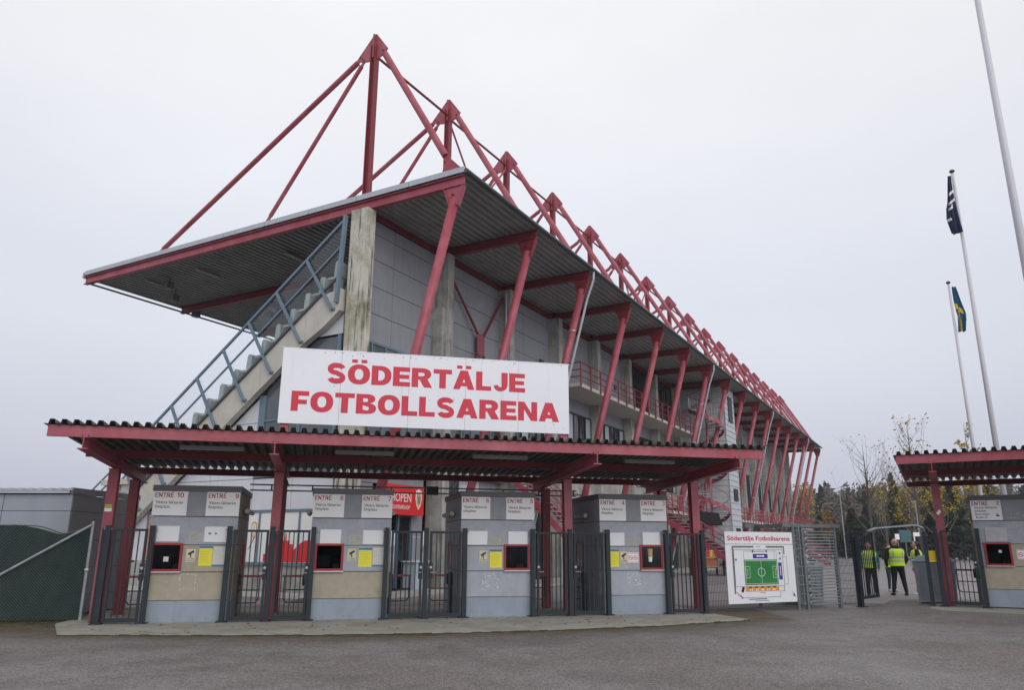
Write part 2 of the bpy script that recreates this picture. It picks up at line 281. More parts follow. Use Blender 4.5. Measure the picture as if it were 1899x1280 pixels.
def write(mb, body, x0, z0, y, width, cap, sv=.325, sh=.235, gap=.075, k=1.0):
    """heavy grotesque lettering fitted to a given width"""
    items = []; X = 0
    for ch in body:
        if ch == ' ': X += .4; continue
        base = {'Ö': 'O', 'Ä': 'A', 'É': 'E'}.get(ch, ch); polys, W = glyph(base, sv, sh, k)
        if ch in 'ÖÄ': polys = polys+[([(W/2+a, 1.09), (W/2+a+sv*.85, 1.09), (W/2+a+sv*.85, 1.09+h_), (W/2+a, 1.09+h_)], []) for h_ in (.17,) for a in (-sv*1.12, sv*.27)]
        if ch == 'É': polys = polys+[([(W*.42, 1.07), (W*.62, 1.07), (W*.92, 1.27), (W*.55, 1.27)], [])]
        items.append((X, polys)); X += W+gap
    X -= gap; sx = width/X
    for X0, polys in items:
        for j, (outer, holes) in enumerate(polys):
            loops = [outer]+holes; flat = [p for lp in loops for p in lp]
            tris = tessellate_polygon([[Vector((p[0], p[1], 0)) for p in lp] for lp in loops])
            mb.add([(x0+(X0+p[0])*sx, y-.0004*j, z0+p[1]*cap) for p in flat], [tuple(t) for t in tris])
    return mb

# ================================================================= SETTING
def asphalt_mat():
    m = bpy.data.materials.new('asphalt'); m.use_nodes = True; t = m.node_tree; t.nodes.clear(); n = t.nodes.new; l = t.links.new
    o = n('ShaderNodeOutputMaterial'); p = n('ShaderNodeBsdfPrincipled'); l(p.outputs[0], o.inputs[0]); g = n('ShaderNodeNewGeometry')
    def noise(sc, det=6, ro=.5, vec=None):
        q = n('ShaderNodeTexNoise'); q.inputs['Scale'].default_value = sc; q.inputs['Detail'].default_value = det; q.inputs['Roughness'].default_value = ro; l(vec or g.outputs['Position'], q.inputs['Vector']); return q.outputs['Fac']
    def mr(i, a, b, c, d):
        q = n('ShaderNodeMapRange'); l(i, q.inputs[0]); q.inputs[1].default_value = a; q.inputs[2].default_value = b; q.inputs[3].default_value = c; q.inputs[4].default_value = d; return q.outputs[0]
    def mix(f, a, b):
        q = n('ShaderNodeMixRGB'); l(f, q.inputs[0]); l(a, q.inputs[1]); (l(b, q.inputs[2]) if not isinstance(b, tuple) else setattr(q.inputs[2], 'default_value', (*b, 1))); return q.outputs[0]
    def math_(op, a, b):
        q = n('ShaderNodeMath'); q.operation = op
        for i, k in enumerate((a, b)):
            if isinstance(k, (int, float)): q.inputs[i].default_value = k
            else: l(k, q.inputs[i])
        return q.outputs[0]
    base = n('ShaderNodeRGB'); base.outputs[0].default_value = (.165, .145, .138, 1)
    vo = n('ShaderNodeTexVoronoi'); vo.inputs['Scale'].default_value = 60; l(g.outputs['Position'], vo.inputs['Vector'])
    sep = n('ShaderNodeSeparateColor'); l(vo.outputs['Color'], sep.inputs[0])
    stone = mr(sep.outputs[0], .0, 1, .45, 1.6)
    c = mix(mr(noise(.30, 4), .42, .60, 0, .8), base.outputs[0], (.195, .184, .184))
    c = mix(mr(noise(.55, 5, .6), .50, .60, 0, .55), c, (.118, .105, .100))
    c = mix(mr(noise(1.6, 8, .65), .52, .68, 0, .5), c, (.108, .095, .085))
    # dirty, mossy margin along the foot of the concrete apron
    sx = n('ShaderNodeSeparateXYZ'); l(g.outputs['Position'], sx.inputs[0])
    edge = math_('SUBTRACT', sx.outputs[1], math_('ADD', math_('ADD', math_('MULTIPLY', sx.outputs[0], .30), 15.45), math_('MULTIPLY', math_('MULTIPLY', sx.outputs[0], sx.outputs[0]), .030)))
    near = mr(edge, -1.15, -.15, 0, 1); nn = mr(noise(2.2, 7, .6), .35, .6, .55, 1)
    lim = math_('MULTIPLY', math_('LESS_THAN', sx.outputs[0], 6.5), math_('LESS_THAN', edge, 3.0))
    c = mix(math_('MULTIPLY', math_('MULTIPLY', near, nn), math_('MULTIPLY', lim, .95)), c, (.092, .070, .038))
    # moss along the chain-link fence on the left and under the mesh fence
    ml_ = math_('MULTIPLY', math_('LESS_THAN', sx.outputs[0], -8.9), math_('MULTIPLY', mr(sx.outputs[1], 15.3, 16.8, 0, 1), math_('LESS_THAN', sx.outputs[1], 18)))
    c = mix(math_('MULTIPLY', ml_, mr(noise(3.5, 6, .6), .40, .58, .1, .9)), c, (.055, .062, .018))
    # thin worn cracks
    vc = n('ShaderNodeTexVoronoi'); vc.feature = 'DISTANCE_TO_EDGE'; vc.inputs['Scale'].default_value = .22
    wv = n('ShaderNodeVectorMath'); wv.operation = 'ADD'; l(g.outputs['Position'], wv.inputs[0]); q2 = n('ShaderNodeTexNoise'); q2.inputs['Scale'].default_value = 1.1; q2.inputs['Detail'].default_value = 8; l(g.outputs['Position'], q2.inputs['Vector']); l(q2.outputs['Color'], wv.inputs[1]); l(wv.outputs[0], vc.inputs['Vector'])
    c = mix(mr(vc.outputs['Distance'], .0, .0035, .35, 0), c, (.04, .036, .03))
    s = n('ShaderNodeVectorMath'); s.operation = 'SCALE'; l(c, s.inputs[0]); l(stone, s.inputs['Scale']); l(s.outputs[0], p.inputs['Base Color'])
    wet = mr(noise(.28, 3), .48, .66, .82, .50); l(wet, p.inputs['Roughness']); p.inputs['Specular IOR Level'].default_value = .35
    b = n('ShaderNodeBump'); b.inputs['Strength'].default_value = .55; b.inputs['Distance'].default_value = .012; l(vo.outputs['Distance'], b.inputs['Height']); l(b.outputs[0], p.inputs['Normal'])
    return m
ASPH = asphalt_mat()
mb = MB(); mb.add([(-900, -60, 0), (900, -60, 0), (900, 1500, 0), (-900, 1500, 0)], [(0, 1, 2, 3)])
o = mb.build('asphalt_ground', ASPH); o['kind'] = 'structure'; o['label'] = 'damp grey brown asphalt of the forecourt and yard'
APR = mat('apron_concrete', (.33, .325, .285), .9, var=.14, scale=3, second=(.24, .225, .175), sec_scale=1.0, sec_lo=.42, sec_hi=.7, bump=.2, bscale=40)
# concrete apron in front of the gate line
ap = [(-8.25, 14.6), (-6.0, 14.62), (-3.44, 14.76), (-1.3, 15.12), (.55, 15.62), (3.0, 16.6), (5.37, 17.98), (4.9, 19.5)]
gp_ = [GAT.w(11.2, .1), GAT.w(11.4, 3.3), GAT.w(-3.2, 3.3), GAT.w(-3.35, .2)]
ap += [(p.x, p.y) for p in gp_]
mb = MB(); mb.prism([(x, y, -.02) for x, y in ap], (0, 0, .05)); o = mb.build('concrete_apron', APR); o['kind'] = 'structure'
MOSS_SHADE = mat('kerb_moss_shadow', (.045, .040, .018), .95, var=.5, scale=14)  # moss colour that also paints the thin shadow line on the apron edge
mb = MB()
for (xa, ya), (xb, yb) in zip(ap[:6], ap[1:7]):
    dd = Vector((xb-xa, yb-ya, 0)); nn_ = Vector((dd.y, -dd.x, 0)).normalized(); m_ = max(1, int(dd.length/.18))
    for i in range(m_):
        p = Vector((xa, ya, 0))+dd*(i/m_); q = Vector((xa, ya, 0))+dd*((i+1)/m_); w0 = random.uniform(.02, .07); h0 = random.uniform(.012, .029)
        mb.add([p+nn_*w0+Vector((0, 0, .005)), q+nn_*w0+Vector((0, 0, .005)), q+nn_*.002+Vector((0, 0, h0)), p+nn_*.002+Vector((0, 0, h0))], [(0, 1, 2, 3)])
o = mb.build('kerb_moss_shadow', MOSS_SHADE); o['kind'] = 'stuff'; o['label'] = 'dark moss, dirt and painted shadow line along the foot of the concrete apron'
# slab below the right-hand entrance
mb = MB(); mb.prism([tuple(RGT.w(x, y, -.16)) for x, y in ((15.9+1.0, -1.55), (24, -1.9), (24, 3.4), (16.6, 3.4), (16.6, -.9))], (0, 0, .16)); o = mb.build('entrance_slab', APR); o['kind'] = 'structure'
mb = MB(); sk = [(16.6, 3.4), (16.6, -.9), (16.9, -1.55), (24, -1.9)]; sk2 = [(15.4, 3.4), (15.2, -1.6), (16.4, -3.4), (24, -3.9)]
mb.add([tuple(RGT.w(x, y, -.002)) for x, y in sk]+[tuple(RGT.w(x, y, -.099)) for x, y in sk2], [(i, 4+i, 5+i, i+1) for i in range(3)]); o = mb.build('asphalt_ramp', ASPH); o['kind'] = 'structure'
# inner yard behind the gates: sky sheen of wet asphalt painted as paler colour
YARD = mat('inner_yard_sky_sheen', (.235, .205, .208), .6, var=.10, scale=.5, second=(.17, .155, .155), sec_scale=.35, sec_lo=.5, sec_hi=.62, bump=.25, bscale=60)
mb = MB(); yp = [GAT.w(-3.2, 3.3), GAT.w(11.4, 3.3), FEN.w(1.5, 2.0), FEN.w(5.6, 2.2), RGT.w(17, 1.9), RGT.w(26, 4.5), Vector((120, 40, 0)), Vector((150, 190, 0)), Vector((-10, 200, 0)), Vector((-40, 60, 0))]
mb.add([(p.x, p.y, .003) for p in yp], [tuple(range(len(yp)))]); o = mb.build('inner_yard', YARD); o['kind'] = 'structure'
# paved kerb walk along the building
PAVE = mat('pale_paving', (.40, .385, .345), .9, var=.15, scale=2)
mb = MB(); mb.box(-2.6, -.6, -1.0, 14, -.02, .10); mb.box(-2.6, 85, -2.8, -.6, -.02, .10); o = mb.build('kerb_walk', PAVE, fr=BLD); o['kind'] = 'structure'
SANDY = mat('worn_yard_strip', (.20, .178, .15), .9, var=.2, scale=1.5, second=(.13, .115, .10), sec_scale=.8)
mb = MB(); mb.add([tuple(GAT.w(-3, 3.35, .008)), tuple(GAT.w(12, 3.35, .008)), tuple(GAT.w(12, 4.7, .008)), tuple(GAT.w(-3, 4.9, .008))], [(0, 1, 2, 3)]); o = mb.build('yard_strip', SANDY); o['kind'] = 'structure'
# far grass bank and wooded hill
GRASS = mat('autumn_grass', (.085, .088, .035), .95, var=.35, scale=.6, second=(.13, .11, .06), sec_scale=.15)
mb = MB(); nx, ny = 60, 24; vs = []; fs = []
for j in range(ny):
    for i in range(nx):
        az = R(-6+74*i/(nx-1)); q = j/(ny-1); dist = 150+250*q
        z = .02+6.0*min(1, q*2.2)**1.3*(0.8+.2*math.sin(i*.6))+9*max(0, q-.35)
        if j == 0: z = -.3
        vs.append((dist*math.sin(az), dist*math.cos(az), z))
for j in range(ny-1):
    for i in range(nx-1): a = j*nx+i; fs.append((a, a+1, a+nx+1, a+nx))
mb.add(vs, fs); o = mb.build('hillside', GRASS, smooth=True); o['kind'] = 'structure'

# ================================================================= GRANDSTAND
S = 5.2627; NF = 17; ZR = 13.80; UE = 16*S+.5
GS = thing('grandstand', 'long grey football grandstand with a flat roof hung from red steel masts and cables', 'grandstand', BLD, 0, 0, 0)
# roof: corrugated sheet, ribs along the stand
prof = []; v = -4.42; pit = .30
while v < 16.85:
    prof += [(v, ZR), (v+.10, ZR), (v+.135, ZR+.11), (v+.265, ZR+.11)]; v += pit
mb = MB(); n = len(prof); x0, x1 = -.12, UE
vs = [(x0, a, b) for a, b in prof]+[(x1, a, b) for a, b in prof]
mb.add(vs, [(i, i+1, n+i+1, n+i) for i in range(n-1)])
mb.box(x0, x1, -4.42, 16.85, ZR+.125, ZR+.19)
mb.build('roof_sheet', SOF, GS, kind='stuff')
fl = mesh_of(MB().box(0, .04, 0, 2.34, 0, .20), 'roof_flashing', CAPL)
for i in range(9): piece(fl, 'flashing', GS, (-.18, -4.5+i*2.36, 13.83), (0, 0, 0))
mb = MB(); mb.box(-.14, UE, 16.86, 16.93, 13.74, 14.02); mb.build('front_fascia', CAPL, GS)
mb = MB(); mb.tube((-.18, -4.55, 13.86), (UE, -4.55, 13.86), .085, n=10); mb.build('gutter', GUT, GS)
def frame_u(k): return .12 if k == 0 else k*S
# roof beams
for k in range(NF):
    u = -.02 if k == 0 else k*S
    MB().ibeam((u, -4.42, 13.60), (u, 16.82, 13.60), .36, .20, .025).build('roof_beam', RED if k == 0 else REDD, GS)
MB().ibeam((.2, .0, 13.52), (UE-.3, .0, 13.52), .2, .12, .02).build('wall_head_beam', REDD, GS)
# pipe hung under the front edge
mb = MB(); mb.tube((-.3, 16.2, 13.32), (UE, 16.2, 13.32), .045, n=6)
for k in range(NF): mb.tube((k*S, 16.2, 13.32), (k*S, 16.2, 13.5), .02, n=5)
mb.build('front_rail_pipe', GUT, GS)
# masts, gusset plates, stays
for k in range(NF):
    u = frame_u(k)
    m_ = MB().ibeam((u, 0, 13.79), (u, 0, 20.55), .26, .24, .03, (0, 1, 0)).box(u-.2, u+.2, -.2, .2, 13.98, 14.03).build('mast', REDD, GS)
    g_ = MB(); g_.prism([(u-.025, 0.06, 21.05), (u-.025, -.06, 21.05), (u-.025, -.64, 20.22), (u-.025, -.52, 20.02), (u-.025, -.15, 19.9), (u-.025, .2, 19.9), (u-.025, .62, 19.98), (u-.025, .88, 20.16)], (.05, 0, 0))
    g_.box(u-.13, u+.13, -.03, .03, 19.95, 21.0); g_.build('gusset_plate', RED, m_)
    b_ = MB()
    for (yy, zz) in ((.58, 20.12), (.70, 20.22), (.50, 20.02), (-.42, 20.2), (-.46, 20.1)): b_.tube((u-.05, yy, zz), (u+.05, yy, zz), .028, n=6)
    b_.build('bolt_group', RUB, m_, kind='stuff')
    def stay(name, p0, p1, r, a):
        p0 = Vector(p0); p1 = Vector(p1); dd = (p1-p0).normalized()
        t_ = MB(); t_.tube(p0+dd*.25, p1-dd*.45, r, n=12); t_.bar(p0, p0+dd*.3, .03, r*1.5, (0, 1, 0)); t_.bar(p1-dd*.5, p1, .04, r*1.7, (0, 1, 0)); return t_.build(name, a, GS, smooth=False)
    stay('front_stay', (u, .62, 20.18), (u, 11.9, 14.03), .105, RED)
    stay('front_stay', (u, .48, 20.03), (u, 5.25, 14.03), .085, RED)
    stay('rear_stay', (u, -.40, 20.2), (u, -3.72, 14.42), .13, RED)
    MB().prism([(u-.03, -3.45, 14.5), (u-.03, -3.75, 14.62), (u-.03, -4.35, 14.0), (u-.03, -3.35, 14.0)], (.06, 0, 0)).build('stay_foot_plate', RED, GS)
    if k < NF-1:
        u2 = frame_u(k+1); MB().tube((u+.12, 0, 20.12), (u2-.12, 0, 20.22), .055, n=8).build('ridge_tie', REDD, GS)
for k in (1, 5, 9, 13):
    u = k*S; MB().tube((u+.15, 0, 19.9), (u+S-.1, 0, 14.1), .05, n=6).build('bracing_rod', RED, GS); MB().tube((u+S-.15, 0, 19.9), (u+.1, 0, 14.1), .05, n=6).build('bracing_rod', RED, GS)
# sloping rear struts with flared head plates
for k in range(NF):
    u = k*S+(.0 if k else -.02); p1 = Vector((u, -4.02, 12.95)); p0 = Vector((u, -.55, .1)); 
    s_ = MB().tube(p0, p1, .165, n=16).build('rear_strut', RED, GS, smooth=True)
    h_ = MB(); h_.prism([(u-.05, -3.60, 13.41), (u-.05, -4.40, 13.41), (u-.05, -4.20, 12.80), (u-.05, -3.84, 12.70)], (.10, 0, 0))
    h_.bar((u, -4.39, 13.40), (u, -4.16, 12.72), .24, .03, (0, 1, 0)); h_.bar((u, -3.62, 13.40), (u, -3.88, 12.68), .24, .03, (0, 1, 0)); h_.build('strut_head_plate', RED if k == 0 else REDD, s_)
    b_ = MB(); b_.tube((u-.12, -3.98, 13.12), (u+.12, -3.98, 13.12), .03, n=6); b_.tube((u-.12, -3.95, 12.98), (u+.12, -3.95, 12.98), .03, n=6); b_.build('bolt_group', RUB, s_, kind='stuff')
    if k in (2, 6, 10, 14):
        d_ = MB(); d_.path([(u+.22, -4.52, 13.85), (u+.22, -4.5, 13.4), (u+.24, -4.15, 12.5), (u+.24, -.75, .2)], .06, 8); d_.build('downpipe', CAPL, GS)
        br = MB()
        for q in (.25, .45, .65, .85):
            p = p0.lerp(p1, q); br.tube(p-Vector((0, 0, .03)), p+Vector((0, 0, .03)), .185, n=12)
        br.build('pipe_bracket', GALV, s_)
# concrete columns
for k in range(NF):
    a, b = (-.34, .12) if k == 0 else (k*S-.42, k*S+.04)
    c_ = MB().box(a, b, -.5, .26, 0, 13.42 if k else 13.38).build('concrete_column', CONCM if k == 0 else CONC, GS)
    if k == 1: MB().box(a-.22, a-.002, -.42, .1, 8.6, 11.0).box(a-.12, a-.002, -.42, .1, 8.1, 8.598).build('corbel', CONC, c_)
# rear wall panels
def shared_panel(w, h, t, mt, nm):
    return mesh_of(MB().box(0, w, 0, t, 0, h), nm, mt)
rows = [(8.75, 9.775), (9.80, 10.825), (10.85, 11.865), (11.89, 12.88), (12.905, 13.40)]
PCACHE = {}
def panel(x, y, z, w, h, mt, nm='wall_panel', t=.05):
    key = (round(w, 3), round(h, 3), mt.name, t)
    if key not in PCACHE: PCACHE[key] = shared_panel(w, h, t, mt, nm)
    return piece(PCACHE[key], nm, GS, (x, y, z))
for k in range(NF-1):
    a = (.13 if k == 0 else k*S+.05); b = (k+1)*S-.43; md = a+1.92
    for z0, z1 in rows:
        if k in (5, 6) and z0 > 9.5: continue
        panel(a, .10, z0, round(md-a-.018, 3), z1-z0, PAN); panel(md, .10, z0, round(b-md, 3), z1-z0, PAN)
    if k in (5, 6):
        f_ = MB()
        for i in range(5): x = a+.03+(b-a-.06)*i/4; f_.box(x-.03, x+.03, .02, .12, 9.70, 13.38)
        f_.box(a, b, .03, .11, 11.6, 11.68); f_ = f_.build('balcony_window', DARKG, GS)
        for i in range(4): x = a+.03+(b-a-.06)*i/4; x2 = a+.03+(b-a-.06)*(i+1)/4; MB().box(x+.031, x2-.031, .07, .09, 9.70, 11.599).box(x+.031, x2-.031, .07, .09, 11.681, 13.38).build('pane', GLD, f_)
MB().box(.0, UE, .16, .30, 4.4, 13.7).build('wall_core', DARK, GS)
# upper windows z 5.3-8.7 and concrete spandrel
for k in range(NF-1):
    a = (.13 if k == 0 else k*S+.05); b = (k+1)*S-.43; w = b-a
    fr_ = MB(); fr_.box(a, b, .02, .12, 8.64, 8.73); fr_.box(a, b, .02, .12, 5.32, 5.40); nP = 6
    xs = [a+w*i/nP for i in range(nP+1)]
    for x in xs: fr_.box(max(a, x-.035), min(b, x+.035), .01, .11, 5.401, 8.639)
    f_ = fr_.build('window', BLUEG if k < 2 else DARKG, GS)
    for i in range(nP):
        m_ = GLB if k < 2 else (BLIND if i % 3 == 2 and k > 1 else GLD)
        MB().box(xs[i]+.036, xs[i+1]-.036, .06, .08, 5.401, 8.639).build('pane', m_, f_)
    MB().box(a, b, -.25 if k < 2 else -.1, .14, 4.3, 5.31).build('floor_beam', CONC, GS)
    # ground floor infill
    if k == 0:
        panel(.13, .10, 3.72, 4.3, .56, PAN); panel(.13, .10, 2.72, 1.3, .98, PAN); panel(4.05, .10, 2.72, .38, .98, PAN)
        panel(.13, .10, .12, 2.4, 2.58, PAN); panel(3.75, .10, .12, .68, .95, PAN); panel(3.75, .10, 1.085, .68, .8, PAN); panel(3.75, .10, 1.90, .68, .80, PAN)
        dr = MB(); dr.box(2.86, 2.93, .03, .14, .1, 2.7); dr.box(3.63, 3.70, .03, .14, .1, 2.7); dr.box(2.935, 3.625, .03, .14, 2.62, 2.7); d_ = dr.build('shop_door', BLUEG, GS)
        MB().box(2.935, 3.625, .10, .12, .1, 2.615).build('pane', GLD, d_)
    else:
        for i in range(3):
            xa = a+w*i/3; MB().box(xa+.02, xa+w/3-.02, .10, .15, .1, 4.28).build('ground_floor_panel', (PAN, CONC, GLD, PANW)[(k*2+i) % 4] if k < 12 else CONC, GS)
# X bracing in bay 1 with red plate
u0, u1 = S+.1, 2*S-.5
MB().box(7.78, 8.36, -.16, -.12, 9.75, 10.70).build('bracing_plate', RED, GS)
for (p, q) in (((u0, -.14, 12.9), (7.82, -.14, 10.68)), ((u1, -.14, 13.0), (8.32, -.14, 10.68)), ((u0, -.14, 5.9), (7.82, -.14, 9.78)), ((u1, -.14, 5.9), (8.32, -.14, 9.78))):
    MB().tube(p, q, .06, n=8).build('bracing_rod', REDD, GS)
MB().tube((9.95, -.35, 13.2), (9.95, -.35, 8.8), .05, n=8).build('rainwater_pipe', CAPL, GS)
MB().box(14.2, 14.6, .02, .09, 10.5, 10.95).build('wall_vent', GUT, GS); MB().box(24.6, 24.9, .02, .09, 11.2, 11.5).build('wall_vent', GUT, GS)
# shop sign
sg = thing('shop_sign', 'red shop sign with white lettering and a crest above the door between ticket booths', 'sign', BLD, 1.45, -.24, 2.66)
MB().box(1.45, 4.02, -.24, -.16, 2.66, 3.72).build('sign_board', SHOPR, sg)
t_ = MB(); text_to(t_, 'SHOPEN', 1.85, 3.12, -.244, 1.38, .30, 0.008); text_to(t_, 'SOUVENIRSHOP', 2.05, 2.86, -.244, 1.12, .14, .01); t_.build('lettering', STWHITE, sg)
cr_ = MB(); cr_.m = 0; sh = [(0, .40), (.17, .33), (.2, .05), (.12, -.2), (0, -.36), (-.12, -.2), (-.2, .05), (-.17, .33)]
cr_.prism([(3.68+x, -.246, 3.22+z) for x, z in sh], (0, -.006, 0)); cr_.m = 1; cr_.prism([(3.68+x*.7, -.254, 3.22+z*.72) for x, z in sh], (0, -.004, 0))
cr_.m = 2; cr_.bar((3.60, -.262, 3.1), (3.76, -.262, 3.36), .02, .03, (0, 1, 0)); cr_.bar((3.76, -.262, 3.1), (3.60, -.262, 3.36), .02, .03, (0, 1, 0)); cr_.build('crest', [STWHITE, GOLD, BLUE], sg)
# white shop counter front by the door
ct = thing('shop_counter', 'white counter with pale blue front standing by the shop door behind the gates', 'counter', BLD, 3.1, -.62, .1)
MB().box(3.1, 3.85, -.62, -.1, .1, 1.02).build('counter_body', mat('counter_blue', (.45, .55, .62), .5), ct); MB().box(3.02, 3.93, -.68, -.05, 1.022, 1.06).build('counter_top', STWHITE, ct)
# balcony on the rear side
bal = MB(); bal.box(15.05, 36, -1.8, -.52, 9.50, 9.68); bal.box(15.05, 36, -.519, .095, 9.50, 9.66); bd_ = bal.build('balcony_deck', CONCB, GS)
rl = MB()
for h in (.35, .70, 1.08): rl.tube((15.05, -1.86, 9.66+h), (36, -1.86, 9.66+h), .028, n=6); rl.tube((15.05, -1.86, 9.66+h), (15.05, .05, 9.66+h), .028, n=6)
rl.build('handrail', REDD, bd_)
pm = mesh_of(MB().box(-.03, .03, -.04, .04, 0, 1.24), 'rail_post', RED)
for i in range(17): piece(pm, 'rail_post', bd_, (15.08+i*1.3, -1.86, 9.50))
# ---- end facade (u<=0 side) ---------------------------------------------------
def clip(poly, f):
    out = []
    for i in range(len(poly)):
        a, b = poly[i], poly[(i+1) % len(poly)]; fa, fb = f(a), f(b)
        if fa >= 0: out.append(a)
        if fa*fb < 0: t = fa/(fa-fb); out.append((a[0]+(b[0]-a[0])*t, a[1]+(b[1]-a[1])*t))
    return out
low = lambda v: 7.35-.7308*(v-3.68)
under = lambda p: low(p[0])-.02-p[1]
def epanel(v0, v1, z0, z1, mt, nm='end_wall_panel', x=-.10, t=.05, clp=True):
    poly = [(v0, z0), (v1, z0), (v1, z1), (v0, z1)]
    if clp: poly = clip(poly, under)
    if len(poly) < 3: return None
    return MB().prism([(x, a, b) for a, b in poly], (t, 0, 0)).build(nm, mt, GS)
jv = [4.32, 6.6, 8.9, 11.0]
for i in range(3):
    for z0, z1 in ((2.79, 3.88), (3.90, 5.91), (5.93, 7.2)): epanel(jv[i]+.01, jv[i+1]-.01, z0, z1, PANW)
for v0, v1 in ((.55, 2.4), (2.42, 4.30)): epanel(v0, v1, 2.79, 3.88, PANW)
epanel(.5, 1.9, 8.83, 10.1, PANW, x=-.14)
# glazing under the beam
g_ = MB(); 
for vv, w_ in ((.62, .16), (2.3, .10), (4.15, .30)):
    g_.box(-.16, -.06, vv-w_/2, vv+w_/2, 3.92, min(8.8, low(vv)-.1))
for zz in (3.92, 5.93): g_.box(-.155, -.065, .72, 2.24, zz, zz+.06); g_.box(-.155, -.065, 2.36, 3.99, zz, zz+.06)
gl_ = g_.build('end_window', BLUEG, GS)
for v0, v1 in ((.71, 2.24), (2.36, 3.99)):
    for z0, z1 in ((3.99, 5.92), (6.0, 8.75)):
        poly = clip([(v0, z0), (v1, z0), (v1, z1), (v0, z1)], under)
        MB().prism([(-.11, a, b) for a, b in poly], (.02, 0, 0)).build('pane', GLB, gl_)
# ground floor band of windows with white film and red skyline print
wb = MB(); vs_ = [.95, 1.9, 2.85, 3.8, 4.5, 5.4, 6.35, 7.3, 8.25, 9.2, 9.9]
for vv in vs_: wb.box(-.15, -.05, vv-(.14 if vv == 4.5 else .035), vv+(.14 if vv == 4.5 else .035), 1.02, 2.70)
wb.box(-.155, -.045, .9, 9.95, 2.701, 2.78); wb.box(-.17, -.045, .9, 9.95, .93, 1.019); w_ = wb.build('ground_floor_window', BLUEG, GS)
for i in range(10):
    a, b = vs_[i], vs_[i+1]; MB().box(-.115, -.10, a+.036, b-.036, 1.02, 2.70).build('film_pane', STWHITE, w_)
pr = MB(); xs = -.1185
def ph(a, b, z0, z1): pr.add([(xs, b, z0), (xs, a, z0), (xs, a, z1), (xs, b, z1)], [(0, 1, 2, 3)])
prof_r = [(1.0, 1.70), (1.35, 1.76), (1.62, 1.74), (1.80, 1.66), (1.98, 1.52), (2.12, 1.42), (2.14, 1.62), (2.28, 1.62), (2.30, 1.74), (2.44, 1.74), (2.46, 1.98), (2.50, 1.98), (2.52, 1.74), (2.86, 1.74), (2.88, 1.58), (3.3, 1.58), (3.32, 1.30), (3.5, 1.30)]
for (a, z1), (b, z2) in zip(prof_r, prof_r[1:]):
    if b <= 3.76: pr.add([(xs, b, 1.03), (xs, a, 1.03), (xs, a, z1), (xs, b, z2)], [(0, 1, 2, 3)])
for a, b, z1 in ((4.72, 5.0, 1.5), (5.0, 5.35, 1.62), (5.5, 5.9, 1.35), (6.0, 6.3, 1.7), (6.5, 6.9, 1.45), (6.95, 7.25, 1.6)): ph(a, b, 1.03, z1)
pr.bar((xs+.001, 3.95, 1.9), (xs+.001, 4.25, 1.45), .003, .05, (1, 0, 0)); pr.bar((xs+.001, 3.86, 1.45), (xs+.001, 3.90, 1.95), .003, .05, (1, 0, 0))
pr.build('red_skyline_print', SHOPR, w_, kind='stuff')
MB().box(-.121, -.118, 9.25, 9.85, 1.03, 2.66).build('salmon_film', mat('salmon_film', (.62, .22, .17), .5), w_)
cr_ = MB(); cr_.m = 0; cr_.prism([(-.122, 4.05+x*.75, 2.08+z*.8) for x, z in sh], (-.003, 0, 0)); cr_.m = 1; cr_.prism([(-.127, 4.05+x*.55, 2.08+z*.62) for x, z in sh], (-.002, 0, 0)); cr_.m = 0; cr_.box(-.133, -.130, 4.035, 4.065, 1.9, 2.28); cr_.build('crest_print', [GOLD, STWHITE], w_)
MB().box(-.09, 0, .5, 12.7, -.02, .92).build('concrete_plinth', CONC, GS)
# outer part below the stair: column, landing, panels with a window
MB().box(-.40, -.02, 10.95, 11.45, .0, 3.90).build('landing_column', CONCB, GS)
MB().box(-.55, .2, 10.6, 12.6, 3.905, 4.12).build('landing_slab', CONCB, GS)
for v0, v1, z0, z1 in ((9.97, 10.93, 1.0, 3.88), (11.47, 12.7, 1.0, 1.9), (11.47, 12.7, 2.95, 3.88)): epanel(v0, v1, z0, z1, PANW, x=-.12, clp=False)
f_ = MB().box(-.16, -.08, 11.47, 12.7, 1.92, 2.0).box(-.16, -.08, 11.47, 12.7, 2.86, 2.94).box(-.16, -.08, 11.47, 11.55, 2.001, 2.859).box(-.16, -.08, 12.62, 12.7, 2.001, 2.859).build('end_window', FRAMEA, GS); MB().box(-.13, -.11, 11.55, 12.62, 2.0, 2.86).build('pane', GLB, f_)
# raking concrete beam in segments
topz = lambda v: 8.48-.7308*(v-3.71)
segs = [(.42, 2.0), (2.0, 4.05), (4.05, 6.1), (6.1, 8.15), (8.15, 10.2), (10.2, 11.6)]
for a, b in segs:
    poly = [(a+.006, low(a)), (b-.006, low(b)), (b-.006, topz(b)), (a+.006, topz(a))]
    if a < 1: poly = [(a, low(1.3)+.5), (1.15, low(1.15)-.15), (b-.006, low(b)), (b-.006, topz(b)), (1.3, topz(1.3)), (a, topz(1.1))]
    MB().prism([(-.47, v, z) for v, z in poly], (.26, 0, 0)).build('raking_beam', CONCB, GS)
# terrace steps and seats behind it
mb = MB()
for i in range(16):
    v0 = .55+i*.68; z1 = topz(v0+.34)-.12
    if z1 < .5: break
    mb.box(-.2, UE-.3, v0, v0+.68, z1-.55 if z1 > .6 else 0, z1)
mb.build('terrace', CONC, GS)
sm = mesh_of(MB().box(0, .44, -.24, .20, .42, .50).prism([(0, .02, .501), (0, .24, .501), (0, .30, .98), (0, .25, 1.06), (0, .12, 1.08), (0, .06, 1.0)], (.44, 0, 0)).box(.12, .30, -.1, .2, 0, .419), 'seat_shell', SEAT)
for i in range(15):
    v0 = .55+i*.68; z1 = topz(v0+.34)-.12
    if z1 < 1: break
    for j in range(4):
        piece(sm, 'seat', GS, (.05+j*.52, v0+.33, z1), (0, 0, math.pi))
